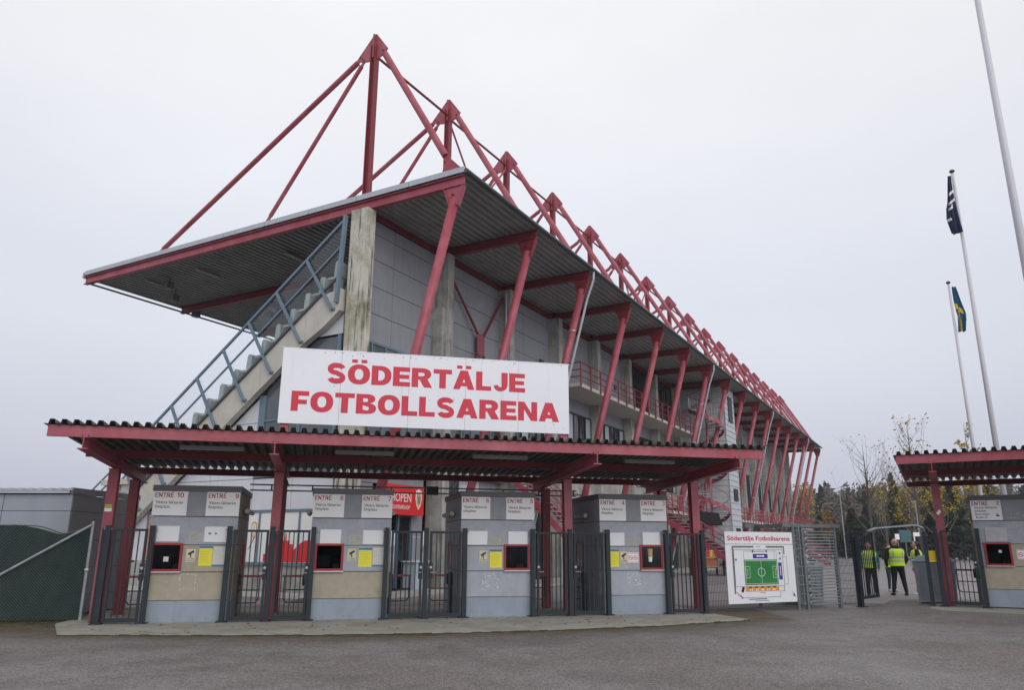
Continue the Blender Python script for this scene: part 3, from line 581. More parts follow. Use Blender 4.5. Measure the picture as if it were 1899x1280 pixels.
# glass wall at the top and balustrade glass
rt_ = lambda v: 13.09-.727*(v-.25)
bz = MB(); xr = -.52
bz.bar((xr, .28, rt_(.28)), (xr, 11.6, rt_(11.6)), .07, .09, (0, 0, 1)); rail = bz.build('end_handrail', BLUEG, GS)
MB().bar((xr, .5, rt_(.5)-.95), (xr, 11.6, rt_(11.6)-.95), .05, .06).build('mid_rail', BLUEG, rail)
MB().bar((xr, .5, topz(.5)+.02), (xr, 11.6, topz(11.6)+.02), .06, .08).build('bottom_rail', GUT, rail)
for vt in (2.11, 3.52, 4.86, 6.12, 7.45, 8.78, 10.10, 11.4):
    MB().bar((xr-.03, vt, rt_(vt)), (xr-.03, vt-1.40, rt_(vt)-2.12), .09, .09, (1, 0, 0)).box(xr-.02, xr+.08, vt-1.49, vt-1.35, rt_(vt)-2.14, rt_(vt)-2.04).build('rail_post', BLUEG, rail)
MB().bar((xr-.03, .33, 13.12), (xr-.03, .52, 9.85), .12, .14, (1, 0, 0)).build('rail_post', BLUEG, rail)
for a in np.arange(.5, 9.9, 1.34):
    b = a+1.32; MB().prism([(-.49, a, topz(a)+.07), (-.49, b, topz(b)+.07), (-.49, b, rt_(b)-.05), (-.49, a, rt_(a)-.05)], (.012, 0, 0)).build('glass_panel', GLASS, rail)
# outer stair rails to the left of the landing
mb = MB()
for h in (.15, .6, 1.05): mb.bar((-.5, 11.6, 3.75+h), (-.5, 14.6, 1.75+h), .05, .05)
for vv in (12.1, 13.1, 14.1): zz = 3.75-.667*(vv-11.6); mb.box(-.53, -.47, vv-.03, vv+.03, zz-.9, zz+1.05)
mb.build('lower_stair_rail', BLUEG, GS)
mb = MB()
for i in range(7): mb.box(-.4, 1.4, 12.6+i*.3, 12.9+i*.3, 0, 3.0-i*.42)
mb.build('lower_stair', CONCB, GS)
# soffit lamps and speakers under the front roof
for (uu, vv) in ((1.4, 14.3), (1.5, 10.9), (2.0, 5.9), (6.9, 12.4), (7.2, 8.0)): MB().box(uu, uu+1.25, vv, vv+.16, 13.64, 13.72).build('strip_lamp', mat('lamp_diffuser', (.30, .32, .27), .5), GS)
for (uu, vv) in ((1.7, 13.2), (3.1, 14.6), (5.4, 15.9), (6.2, 11.2), (7.4, 12.6), (6.0, 8.6)):
    MB().box(uu, uu+.35, vv, vv+.28, 13.22, 13.55).box(uu+.15, uu+.2, vv+.1, vv+.15, 13.55, 13.8).build('floodlight', GALVD, GS)
# siding tower
tw = MB()
tw.box(38.1, 41.0, -3.55, .0, 0, 13.6); o_t = tw.build('stair_tower', mat('tower_core', (.2, .21, .22), .7), GS)
SID = mat('pale_siding_board', (.47, .50, .53), .6, var=.06, scale=2)
sb = MB(); z = .1
while z < 13.4:
    sb.prism([(38.095, -3.6, z), (38.05, -3.6, z), (38.08, -3.6, z+.40), (38.095, -3.6, z+.40)], (0, 3.6, 0))
    sb.prism([(38.0, -3.555, z), (38.0, -3.60, z), (38.0, -3.57, z+.40), (38.0, -3.555, z+.40)], (3.05, 0, 0)); z += .42
s_ = sb.build('siding_board', SID, o_t); s_['kind'] = 'stuff'
for (z0, z1) in ((10.9, 12.9), (4.9, 5.8), (2.1, 2.9)):
    f_ = MB().box(39.0, 40.2, -3.66, -3.602, z0, z1).build('window', DARKG, o_t)
# loading gallery decks with red rails
def gallery(ua, ub, vv=-3.2, zd=3.65, back=-.5):
    d_ = MB().box(ua, ub, vv, back, zd-.18, zd).build('gallery_deck', CONCB, GS)
    r_ = MB(); n_ = max(2, int((ub-ua)/1.0)+1)
    for h in (.3, .62, .93): r_.tube((ua, vv-.04, zd+h), (ub, vv-.04, zd+h), .03, n=6); r_.tube((ua, vv-.04, zd+h), (ua, back, zd+h), .03, n=6)
    for i in range(n_): x = ua+(ub-ua)*i/(n_-1); r_.box(x-.03, x+.03, vv-.08, vv-.01, zd-.15, zd+.96)
    r_.build('gallery_rail', RED, d_)
gallery(24.9, 33.5); gallery(42.6, 51.0); gallery(53, 80)
# straight red stairs (things of their own)
def red_stair(label, u, w, v0, z0, v1, z1):
    t = thing('red_staircase', label, 'staircase', BLD, u, v1, 0, group='straight red steel stairs behind the grandstand')
    n_ = max(4, int((z0-z1)/.19))
    for x in (u, u+w):
        MB().prism([(x-.04, v0, z0-.02), (x-.04, v0, z0-.38), (x-.04, v1, z1-.36), (x-.04, v1, z1)], (.08, 0, 0)).build('stringer', RED, t)
        r_ = MB()
        for h in (.35, .68, 1.0): r_.tube((x, v0, z0+h), (x, v1, z1+h), .025, n=6)
        for q in (0, .25, .5, .75, 1): vv = v0+(v1-v0)*q; zz = z0+(z1-z0)*q; r_.box(x-.025, x+.025, vv-.025, vv+.025, zz-.1, zz+1.02)
        r_.build('handrail', RED, t)
    tm = mesh_of(MB().box(.045, w-.045, -.15, .15, -.04, 0), 'tread', GALV)
    for i in range(n_):
        q = (i+.5)/n_; piece(tm, 'tread', t, (u, v0+(v1-v0)*q, z0+(z1-z0)*q))
    return t
red_stair('steep red steel stair seen between the ENTRÉ 5 and ENTRÉ 4 booths', 9.6, 1.3, -.7, 4.9, -4.6, 1.0)
red_stair('long red steel stair running down behind the canopy post right of ENTRÉ 3', 24.7, 2.0, -2.4, 3.6, -7.5, .3)
red_stair('distant red steel stair beyond the siding tower, behind the arena map', 52.5, 2.0, -2.6, 3.6, -8.0, .3)
MB().box(9.4, 11.1, -.7, .09, 4.75, 4.9).build('gallery_deck', CONCB, GS)
# spiral staircase
sp = thing('spiral_staircase', 'red spiral staircase with grey treads against the pale siding tower', 'staircase', BLD, 36.6, -2.5, 0)
cx, cy, rr_ = 36.6, -2.5, 1.25
MB().tube((cx, cy, 0), (cx, cy, 13.2), .09, n=10).build('centre_pole', RED, sp)
tm = mesh_of(MB().prism([(.08, -.03, 0), (rr_, -.20, 0), (rr_, .20, 0), (.08, .03, 0)], (0, 0, .04)), 'tread', GALV)
pts = []; 
for i in range(64):
    a = -i*.40; z = .2+i*.195; o = piece(tm, 'tread', sp, (cx, cy, z), (0, 0, a)); pts.append((a, z))
st = MB(); rl = MB()
for (a, z), (a2, z2) in zip(pts, pts[1:]):
    P = lambda r, aa, zz: (cx+r*math.cos(aa), cy+r*math.sin(aa), zz)
    q = [P(rr_, a, z-.12), P(rr_, a2, z2-.12), P(rr_, a2, z2+.18), P(rr_, a, z+.18)]
    st.add(q+[P(rr_+.03, a, z-.12), P(rr_+.03, a2, z2-.12), P(rr_+.03, a2, z2+.18), P(rr_+.03, a, z+.18)], [(0, 1, 2, 3), (7, 6, 5, 4), (3, 2, 6, 7), (0, 4, 5, 1)])
    rl.tube(P(rr_, a, z+1.1), P(rr_, a2, z2+1.1), .03, n=5, cap=False)
st.build('stringer', RED, sp)
bl = MB()
for a, z in pts:
    for aa, zz in ((a, z), (a-.2, z+.097)): bl.tube((cx+rr_*math.cos(aa), cy+rr_*math.sin(aa), zz), (cx+rr_*math.cos(aa), cy+rr_*math.sin(aa), zz+1.1), .015, n=4, cap=False)
bl.build('baluster_rods', GALV, sp); rl.build('handrail', RED, sp)
# far end gable columns / beams
MB().box(UE-.35, UE-.05, .4, 12, 8, 13.4).build('end_wall', PAN, GS)

# ================================================================= CANOPIES
def canopy(label, fr, tl, tr, posts, zb=0, cols=None, rafters=None):
    t = thing('canopy', label, 'canopy', fr, tl, -2.2, 0, group='red steel entrance canopies')
    slope = .045; zr = lambda y: 3.22-slope*y      # underside of rafters (y inwards)
    for x in (cols or posts):
        for y in (.28, 2.2):
            c = MB().ibeam((x, y, 0), (x, y, zr(y)-.012), .2, .2, .02, (0, 1, 0)).box(x-.13, x+.13, y-.13, y+.13, 0, .012).build('column', RED if y < 1 else REDD, t)
            c_ = MB().box(x-.12, x+.12, y-.12, y+.12, zr(y)-.012, zr(y)-.0).build('head_plate', RED, c)
    for x in (rafters or posts):
        MB().ibeam((x, -2.36, zr(-2.36)+.125), (x, 3.0, zr(3.0)+.125), .24, .18, .018).box(x-.09, x+.09, .26, .30, zr(0)+.02, zr(0)+.22).build('rafter', RED, t)
    for y, h, m_ in ((-2.2, .21, RED), (.3, .17, REDD), (3.0, .16, REDD)):
        z = zr(y)+.25+h/2
        p = MB(); p.bar((tl, y, z+h/2-.01), (tr, y, z+h/2-.01), .09, .02); p.bar((tl, y, z-h/2+.01), (tr, y, z-h/2+.01), .09, .02); p.bar((tl, y-.03, z), (tr, y-.03, z), .012, h-.04) ; p.build('purlin', m_, t)
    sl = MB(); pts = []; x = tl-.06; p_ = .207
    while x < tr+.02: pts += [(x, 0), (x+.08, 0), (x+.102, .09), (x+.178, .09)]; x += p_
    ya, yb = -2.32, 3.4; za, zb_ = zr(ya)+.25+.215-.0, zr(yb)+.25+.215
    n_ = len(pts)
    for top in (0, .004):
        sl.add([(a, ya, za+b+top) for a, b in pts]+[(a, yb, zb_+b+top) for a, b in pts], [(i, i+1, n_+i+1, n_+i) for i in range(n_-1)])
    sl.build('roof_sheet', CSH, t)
    for x in posts:      # bolted joints between purlins and rafters
        bm_ = MB()
        for dx in (-.05, .05):
            for y in (-2.2, .3, 3.0): z = zr(y)+.262; bm_.tube((x+dx, y-.07, z-.004), (x+dx, y-.07, z+.02), .014, n=6)
            bm_.tube((x+dx, .26, zr(0)-.03), (x+dx, .26, zr(0)+.0), .016, n=6)
        bm_.build('bolt_group', RUB, t, kind='stuff')
    return t
cn1 = canopy('long red steel canopy with corrugated roof over the ENTRÉ 10 to ENTRÉ 3 booths', GAT, -3.27, 11.67, (-2.6, .83, 7.55, 10.97), cols=(-2.64, .80, 7.68, 11.10))
MB().ibeam((4.19, -2.36, 3.22+.045*2.36+.125), (4.19, 3, 3.22-.135+.125), .24, .18, .018) if False else None
cn2 = canopy('red steel canopy with corrugated roof over the ENTRÉ 2 booth at the right edge', RGT, 16.3, 25.6, (17.08, 20.6, 24.1))
LAMP = mat('grey_lamp_housing', (.30, .29, .26), .5)
for i, x in enumerate((-1.1, 2.0, 5.0, 8.6)): MB().box(x, x+1.25, -1.35, -1.22, 3.50, 3.58).build('strip_lamp', LAMP, cn1)
MB().box(19.2, 20.45, -1.35, -1.22, 3.52, 3.60).build('strip_lamp', LAMP, cn2)
# cable ladder above the booths
cb = thing('cable_ladder', 'dark cable ladder running above and behind the ticket booths', 'cable tray', GAT, 0, 2.3, 2.9)
mb = MB()
for z in (2.92, 3.06): mb.box(.0, 8.6, 2.3, 2.34, z, z+.035)
for i in range(9): mb.box(.5+i, .54+i, 2.305, 2.335, 2.955, 3.06)
mb.build('side_rails', GUT, cb)
MB().box(4.45, 4.75, 2.26, 2.38, 2.90, 3.12).build('junction_box', RUB, cb)

# ================================================================= BIG SIGN
bs = thing('arena_sign', 'large white board with the red words SÖDERTÄLJE FOTBOLLSARENA standing on the canopy', 'sign', GAT, .68, 0, 3.7)
ed = [.68, 2.03, 3.64, 5.02, 6.35, 7.67]
for a, b in zip(ed, ed[1:]): MB().box(a+.003, b-.003, -.03, 0, 4.31, 6.08).build('sign_panel', SIGNW, bs)
MB().box(.66, 7.69, -.035, .02, 6.082, 6.10).build('top_trim', FRAMEA, bs)
t_ = MB(); write(t_, 'SÖDERTÄLJE', 1.70, 5.305, -.0335, 4.83, .475); write(t_, 'FOTBOLLSARENA', .945, 4.60, -.0335, 6.46, .475); t_.build('lettering', LRED, bs)
for x in (.83, 7.55): MB().box(x-.09, x+.09, .03, .21, 3.72, 6.05).build('support_post', RED, bs)
for z in (4.6, 5.8): MB().box(.75, 7.6, .022, .028+.0, z, z+.1).build('back_rail', GALVD, bs)
sp_ = MB()
for _ in range(48):
    x = random.uniform(.75, 7.6); z = 6.06-abs(random.gauss(0, .05)) if random.random() < .75 else random.uniform(4.35, 6.0); r_ = random.uniform(.004, .012)
    if random.random() < .3: x = random.uniform(7.2, 7.62); z = random.uniform(4.35, 4.7)
    sp_.add([(x-r_, -.0335, z-r_), (x+r_, -.0335, z-r_*.7), (x+r_*.7, -.0335, z+r_), (x-r_, -.0335, z+r_*.8)], [(0, 1, 2, 3)])
sp_.build('dirt_specks', mat('dirt_speck', (.12, .11, .09), .9), bs, kind='stuff')

# ================================================================= TICKET BOOTHS
def placard(name, label, cat, fr, x0, x1, z0, z1, y, mt, t=.012, group=None):
    o = thing(name, label, cat, fr, x0, y, z0, group=group); MB().box(x0, x1, y-t, y, z0, z1).build('board', mt, o); return o
def booth(fr, x0, nums, label, win, beige, w=1.77, words=None, mid_notice='left'):
    x1 = x0+w; d0, d1 = 0, 2.45
    t = thing('ticket_booth', label, 'ticket booth', fr, x0, 0, .03 if fr is GAT else 0, group='grey ticket booths in the gate line')
    zt = 2.72; wl, wr = win
    MB().box(x0+.031, x1-.031, .70, d1-.031, .0, 2.7).build('core', DARK, t)
    MB().box(x0+.031, x1-.031, .051, .699, .0, 1.03).box(x0+.031, x1-.031, .051, .699, 1.70, 2.7).build('lining', DARK, t)
    dk = MB().box(wl+.06, wl+.34, .38, .43, 1.14, 1.38).box(wl+.17, wl+.23, .40, .42, 1.05, 1.139); dk.build('monitor', mat('booth_equipment', (.05, .055, .06), .4), t)
    MB().box(wl+.40, wl+.55, .30, .45, 1.031, 1.20).build('cash_box', mat('booth_equipment_light', (.20, .21, .22), .5), t)
    MB().box(x0-.03, x1+.03, -.03, d1+.03, 2.735, 2.86).build('cap', CAP, t)
    lo = BPB if beige[0] else BPL; mi_ = BPB if beige[1] else BPL
    # front panels: plinth, lower, middle (beside the window), upper, head
    MB().box(x0+.02, x1-.02, .02, .05, .03, .465).build('plinth_panel', BPP, t)
    MB().box(x0, x1, 0, .03, .475, 1.035).build('front_panel', lo, t)
    if wl-x0 > .05: MB().box(x0, wl-.005, 0, .03, 1.05, 1.60).build('front_panel', BPL if beige[1] and win[0]-x0 < .3 else mi_, t)
    if x1-wr > .05: MB().box(wr+.005, x1, 0, .03, 1.05, 1.60).build('front_panel', mi_, t)
    MB().box(x0, x1, 0, .03, 1.612, 2.19).build('front_panel', BPL, t)
    MB().box(x0, x1, 0, .03, 2.205, 2.733).build('front_panel', BPM, t)
    for xs_, s in ((x0, 1), (x1-.03, -1)):     # sides
        for z0, z1, m_ in ((.475, 1.035, lo if beige[0] else BPL), (1.05, 1.60, mi_), (1.612, 2.19, BPL if not beige[0] else BPB), (2.205, 2.733, BPL if not beige[0] else BPB)):
            if 1.0 < z0 < 1.3 :
                MB().box(xs_, xs_+.03, .032, 1.28, z0, z1).build('side_panel', m_, t); MB().box(xs_, xs_+.03, 1.92, d1, z0, z1).build('side_panel', m_, t)
            else: MB().box(xs_, xs_+.03, .032, d1, z0, z1).build('side_panel', m_, t)
        MB().box(xs_+.02*s, xs_+.03+.0*s if s > 0 else xs_+.01, .052, d1, .03, .465).build('plinth_panel', BPP, t)
        f_ = MB().box(xs_-.01*s, xs_+.03-.01*s, 1.30, 1.36, 1.05, 1.72).box(xs_-.01*s, xs_+.03-.01*s, 1.84, 1.90, 1.05, 1.72).box(xs_-.01*s, xs_+.03-.01*s, 1.361, 1.839, 1.05, 1.11).box(xs_-.01*s, xs_+.03-.01*s, 1.361, 1.839, 1.66, 1.72).build('side_window', WINRED, t)
        MB().box(xs_, xs_+.02, 1.361, 1.839, 1.11, 1.66).build('pane', GLD, f_)
    MB().box(x0, x1, d1-.03, d1, .05, 2.733).build('rear_panel', BPM, t)
    sp2 = MB(); rr2 = random.Random(int(abs(x0)*100))
    for _ in range(34):
        xx = rr2.uniform(x0+.04, x1-.04); zz = .04+abs(rr2.gauss(0, .06)); a_ = rr2.uniform(.003, .012); b_ = rr2.uniform(.002, .006)
        sp2.add([(xx-a_, .0187, zz-b_), (xx+a_, .0187, zz-b_*.4), (xx+a_*.7, .0187, zz+b_), (xx-a_*.8, .0187, zz+b_*.7)], [(0, 1, 2, 3)])
    sp2.build('splash_dirt', mat('splash_dirt', (.10, .09, .075), .9), t, kind='stuff')
    sc2 = MB()
    for zz in (.52, 1.0, 1.66, 2.14):
        for xx in np.linspace(x0+.05, x1-.05, 5): sc2.tube((xx, .001, zz), (xx, -.003, zz), .008, n=6)
    sc2.build('panel_screws', GALVD, t, kind='stuff')
    # window
    fw_ = .045; f_ = MB(); f_.box(wl, wr, -.035, .01, 1.06, 1.06+fw_); f_.box(wl, wr, -.035, .01, 1.645-fw_, 1.645); f_.box(wl, wl+fw_, -.035, .01, 1.06+fw_+.001, 1.644-fw_); f_.box(wr-fw_, wr, -.035, .01, 1.06+fw_+.001, 1.644-fw_)
    f_ = f_.build('window', WINRED, t); MB().box(wl+fw_, wr-fw_, -.012, -.004, 1.06+fw_, 1.645-fw_).build('pane', GLASSD, f_)
    MB().box(wl-.01, wr+.02, -.075, .0, 1.035, 1.056).build('sill', FRAMEA, f_)
    # side lamp
    for sx_ in ((x0-.10,), (x1+.10,)):
        MB().tube((sx_[0], .75, 2.36), (sx_[0], 2.1, 2.36), .055, n=10).box(min(sx_[0], sx_[0]*0+(x0 if sx_[0] < x0 else x1)), max(sx_[0], (x0 if sx_[0] < x0 else x1)),  1.35, 1.42, 2.34, 2.38).build('wall_lamp', LAMPM, t, smooth=False)
    # ENTRÉ signs
    for k, nn in enumerate(nums):
        if nn is None: continue
        a = x0 if k == 0 else x1-.69
        s_ = placard('entrance_sign', words.get(nn, 'white sign reading ENTRÉ %s in red above Västra läktaren' % nn), 'sign', fr, a, a+.69, 2.215, 2.728, -.003, ENTW, .008, 'white ENTRÉ signs on the ticket booths')
        q = MB(); write(q, 'ENTRÉ', a+.03, 2.60, -.0125, .37, .098, .19, .16, .13, .82)
        wn = .085 if len(nn) == 1 else .15; write(q, nn, a+(.590 if len(nn) == 1 else .47), 2.60, -.0125, .068 if len(nn) == 1 else .135, .10, .18, .15, .14); q.build('red_lettering', LREDD, s_, kind='stuff')
        q = MB(); l2 = 'sittplats' if nn == '6' else 'Sittplats'
        if nn == '2':
            for i, (wd, ww) in enumerate((('Västra läktaren', .53), ('Sittplats', .27), ('Barnvagn', .31), ('Rullstol', .25))): text_to(q, wd, a+.07+.008*i, 2.515-i*.085, -.0125, ww, .055, .008)
            q.box(a+.55, a+.62, -.0125, -.0115, 2.31, 2.35); q.box(a+.565, a+.60, -.0125, -.0115, 2.37, 2.385)
        else:
            text_to(q, 'Västra läktaren', a+.05, 2.465, -.0125, .555, .062, .008); text_to(q, l2, a+.045, 2.375, -.0125, .30, .062, .008)
        q.build('black_lettering', BLACK, s_, kind='stuff')
    return t
def whiteboard(fr, x0, x1, z0, z1, label, grey=False, marks=False):
    o = thing('whiteboard', label, 'whiteboard', fr, x0, -.004, z0, group='blank framed whiteboards on the booths')
    f_ = MB(); f_.box(x0, x1, -.022, -.004, z0, z0+.012); f_.box(x0, x1, -.022, -.004, z1-.012, z1); f_.box(x0, x0+.012, -.022, -.004, z0+.0125, z1-.0125); f_.box(x1-.012, x1, -.022, -.004, z0+.0125, z1-.0125); f_.build('frame', FRAMEA, o)
    MB().box(x0+.012, x1-.012, -.014, -.004, z0+.012, z1-.012).build('surface', mat('greyed_whiteboard', (.42, .44, .47), .5, var=.15, scale=9) if grey else WHITE, o)
    if marks: MB().box(x0+.09, x0+.14, -.0155, -.0145, z0+.17, z0+.20).box(x0+.22, x0+.26, -.0155, -.0145, z0+.17, z0+.20).build('marks', BLACK, o)
    return o
def notice_lines(mb, x0, x1, z0, z1, n_, y, th=.006):
    for i in range(n_):
        z = z1-(z1-z0)*(i+.5)/n_; mb.box(x0, x1-random.uniform(0, .35)*(x1-x0), y-.0006, y, z-th/2, z+th/2)
def yellow_notice(fr, x0, x1, z0, z1, label):
    o = placard('yellow_notice', label, 'notice', fr, x0, x1, z0, z1, -.003, YEL, .006, 'yellow notices with a blue heading')
    MB().box(x0, x1, -.0105, -.0095, z1-.045, z1).build('heading_band', BLUE, o); q = MB(); notice_lines(q, x0+.02, x1-.02, z0+.04, z1-.07, 9, -.0095, .005); q.build('print', YELT, o, kind='stuff')
def white_notice(fr, x0, x1, z0, z1, label):
    o = placard('white_notice', label, 'notice', fr, x0, x1, z0, z1, -.003, PAPER, .005); MB().box(x0, x1, -.0095, -.0085, z0, z0+.035).build('foot_band', BLUE, o); q = MB(); notice_lines(q, x0+.03, x1-.03, z0+.06, z1-.04, 9, -.0085, .003); q.build('print', PAPG, o, kind='stuff')
def cctv(fr, x0, z0, label, w=.19, h=.27):
    o = placard('camera_sign', label, 'sign', fr, x0, x0+w, z0, z0+h, -.003, CREAM, .006, 'cream camera surveillance signs')
    q = MB(); cx = x0+w*.5
    q.prism([(cx-.065, -.0105, z0+.175), (cx+.05, -.0105, z0+.245), (cx+.072, -.0105, z0+.205), (cx-.04, -.0105, z0+.135)], (0, .001, 0)); q.box(cx-.012, cx+.012, -.0105, -.0095, z0+.09, z0+.16)
    text_to(q, 'TV-video', x0+.015, z0+.052, -.0105, w-.03, .028, .012); text_to(q, 'bevakning', x0+.015, z0+.018, -.0105, w-.03, .022, .008); q.build('print', BLACK, o)
def sticker(fr, x0, x1, z0, z1, label):
    o = placard('worn_notice', label, 'notice', fr, x0, x1, z0, z1, -.003, PAPG, .003); q = MB(); notice_lines(q, x0+.02, x1-.02, z0+.02, z1-.02, 5, -.006, .006); q.build('print', mat('faint_print', (.25, .25, .22), .8), o, kind='stuff')
def residue(fr, x0, x1, z0, z1, parent, frame=False, nn=40):
    q = MB()
    for _ in range(nn):
        if frame: 
            e = random.random(); x = random.choice((x0, x1)) if e < .5 else random.uniform(x0, x1); z = random.uniform(z0, z1) if e < .5 else random.choice((z0, z1))
        else: x = random.uniform(x0, x1); z = random.uniform(z0, z1)
        a = random.uniform(.004, .016); b = random.uniform(.003, .010)*(1 if not frame else .7); q.add([(x-a, -.0012, z-b), (x+a, -.0012, z-b*.5), (x+a*.6, -.0012, z+b), (x-a*.8, -.0012, z+b)], [(0, 1, 2, 3)])
    q.build('sticker_residue', STWHITE, parent, kind='stuff')
WD = {'2': 'white sign reading ENTRÉ 2 in red with Barnvagn and Rullstol beneath',
 '10': 'white sign reading ENTRÉ 10, the leftmost sign over the window with taped paper', '9': 'white sign reading ENTRÉ 9 above the whiteboard with two marks',
 '8': 'white sign reading ENTRÉ 8, first sign right of the red column', '7': 'white sign reading ENTRÉ 7 touching the red shop sign',
 '6': 'white sign reading ENTRÉ 6 with a lower-case sittplats, right of the shop sign', '5': 'white sign reading ENTRÉ 5 left of the steep red stair',
 '4': 'white sign reading ENTRÉ 4 with a torn corner of its black text', '3': 'white sign reading ENTRÉ 3 beside the long red stair'}
bA = booth(GAT, -1.74, ('10', '9'), 'grey and beige ticket booth nearest the green-screened fence, under the ENTRÉ 10 and 9 signs', (-1.65, -1.04), (1, 1), words=WD)
bB = booth(GAT, 1.60, ('8', '7'), 'ticket booth with only its lower panel beige, left of the red shop sign', (1.71, 2.33), (1, 0), words=WD)
bC = booth(GAT, 4.99, ('6', '5'), 'all grey ticket booth right of the red shop sign, under ENTRÉ 6 and 5', (6.02, 6.63), (0, 0), words=WD)
bD = booth(GAT, 8.42, ('4', '3'), 'all grey ticket booth closest to the arena map, under ENTRÉ 4 and 3', (9.44, 10.03), (0, 0), words=WD)
bE = booth(RGT, 17.85, ('2', None), 'grey and beige ticket booth under the ENTRÉ 2 sign at the right edge', (18.02, 18.62), (1, 1), w=2.3, words=WD)
whiteboard(GAT, -1.59, -1.14, 1.67, 2.0, 'leftmost blank whiteboard, above the window with the taped white paper')
whiteboard(GAT, -.64, -.15, 1.66, 1.99, 'whiteboard with two dark marks below the ENTRÉ 9 sign', marks=True)
whiteboard(GAT, 1.80, 2.26, 1.63, 1.95, 'blank whiteboard above the red window of the booth left of the shop sign')
whiteboard(GAT, 2.74, 3.2, 1.63, 1.94, 'blank whiteboard cut by the gate post beside the shop door')
whiteboard(GAT, 5.14, 5.62, 1.63, 1.94, 'blank whiteboard above the camera sign on the first all grey booth')
whiteboard(GAT, 6.12, 6.59, 1.62, 1.94, 'blank whiteboard above the window of the third booth, left of the red column')
whiteboard(GAT, 8.60, 9.05, 1.62, 1.93, 'blank whiteboard above the yellow notice half hidden by a gate post')
whiteboard(GAT, 9.52, 9.98, 1.64, 1.95, 'blank whiteboard above the window showing the paper cup')
whiteboard(RGT, 18.10, 18.57, 1.68, 2.02, 'greyed whiteboard below the ENTRÉ 2 sign', grey=True)
sticker(GAT, -.93, -.65, 1.68, 1.86, 'worn printed notice beside the whiteboard with two marks on the ENTRÉ 9 side')
sticker(GAT, 2.44, 2.72, 1.62, 1.83, 'worn printed notice between two whiteboards on the booth left of the shop sign')
sticker(GAT, 5.66, 5.95, 1.625, 1.79, 'worn printed notice in the middle of the first all grey booth')
sticker(GAT, 9.08, 9.38, 1.62, 1.80, 'worn printed notice left of the whiteboard over the paper cup window')
cctv(GAT, -.96, 1.25, 'cream camera surveillance sign on the beige panel of the ENTRÉ 9 side')
cctv(GAT, 2.42, 1.26, 'cream camera surveillance sign on grey panel, left of the shop sign booth notices')
cctv(GAT, 5.43, 1.23, 'cream camera surveillance sign on the first all grey booth, left of its yellow notice')
cctv(GAT, 8.92, 1.21, 'cream camera surveillance sign between a yellow notice and a prohibition sign')
yellow_notice(GAT, -.70, -.43, 1.17, 1.58, 'yellow notice on the beige panel below the ENTRÉ 9 sign')
yellow_notice(GAT, 2.67, 2.96, 1.14, 1.55, 'yellow notice on grey panel with a white notice to its right')
yellow_notice(GAT, 5.68, 5.97, 1.11, 1.52, 'yellow notice directly left of a red window, without any white notice')
yellow_notice(GAT, 8.62, 8.89, 1.12, 1.53, 'yellow notice at the far left edge of its booth, behind the gate post')
white_notice(GAT, -.42, -.14, 1.16, 1.57, 'white notice with blue foot on the beige panel below ENTRÉ 9')
white_notice(GAT, 2.98, 3.22, 1.15, 1.56, 'white notice with blue foot on grey panel beside the shop door gate post')
def prohibition(fr, x0, label):
    o = placard('prohibition_sign', label, 'sign', fr, x0, x0+.30, 1.22, 1.46, -.003, STWHITE, .005, 'white signs with red prohibition rings')
    q = MB()
    for cx in (x0+.085, x0+.21):
        for i in range(16):
            a, b = 2*math.pi*i/16, 2*math.pi*(i+1)/16; P = lambda r, t: (cx+r*math.cos(t), -.0095, 1.335+r*math.sin(t)); q.add([P(.044, a), P(.056, a), P(.056, b), P(.044, b)], [(0, 1, 2, 3)])
        q.add([(cx-.038, -.0095, 1.362), (cx-.030, -.0095, 1.370), (cx+.038, -.0095, 1.308), (cx+.030, -.0095, 1.300)], [(0, 1, 2, 3)])
    for z in (1.235, 1.438): q.box(x0+.01, x0+.29, -.0095, -.0085, z, z+.008)
    q.box(x0+.01, x0+.018, -.0095, -.0085, 1.2435, 1.4375); q.box(x0+.282, x0+.29, -.0095, -.0085, 1.2435, 1.4375); q.build('red_print', LRED, o)
    q = MB(); q.box(x0+.06, x0+.11, -.009, -.0082, 1.33, 1.34); q.box(x0+.185, x0+.235, -.009, -.0082, 1.325, 1.34); q.build('black_print', BLACK, o)
prohibition(GAT, 9.11, 'white sign with two red prohibition rings beside the window under ENTRÉ 3')
prohibition(RGT, 18.72, 'white sign with red prohibition rings at the right edge by the ENTRÉ 2 window')
residue(GAT, -1.03, -.72, .70, 1.0, bA, True, 46); residue(GAT, 5.5, 5.9, .62, 1.0, bC, False, 55); residue(GAT, 9.1, 9.45, .68, 1.0, bD, False, 60)
residue(GAT, 9.05, 9.4, 1.1, 1.58, bD, False, 18); residue(RGT, 18.65, 19.6, 1.75, 2.4, bE, False, 50)
def window_paper(x, z, label, fr=GAT, w=.1, h=.1, m_=None):
    o = thing('paper_note', label, 'paper', fr, x, -.02, z); MB().box(x, x+w, -.0145, -.0125, z, z+h).build('sheet', m_ or PAPER, o)
window_paper(-1.40, 1.26, 'small white paper taped in the red window under ENTRÉ 10')
window_paper(18.33, 1.38, 'small round white sticker on the window under ENTRÉ 2', RGT, .07, .07)
# drinks carton standing behind the ENTRÉ 3 window
o = thing('paper_cup', 'tall beige paper cup with white lower half in the ENTRÉ 3 window', 'cup', GAT, 9.70, -.03, 1.22)
MB().tube((9.70, -.022, 1.36), (9.70, -.022, 1.55), .055, .07, n=12).build('cup_top', mat('cup_gold', (.55, .36, .14), .5), o); MB().tube((9.70, -.022, 1.24), (9.70, -.022, 1.36), .04, .055, n=12).build('cup_base', STWHITE, o)

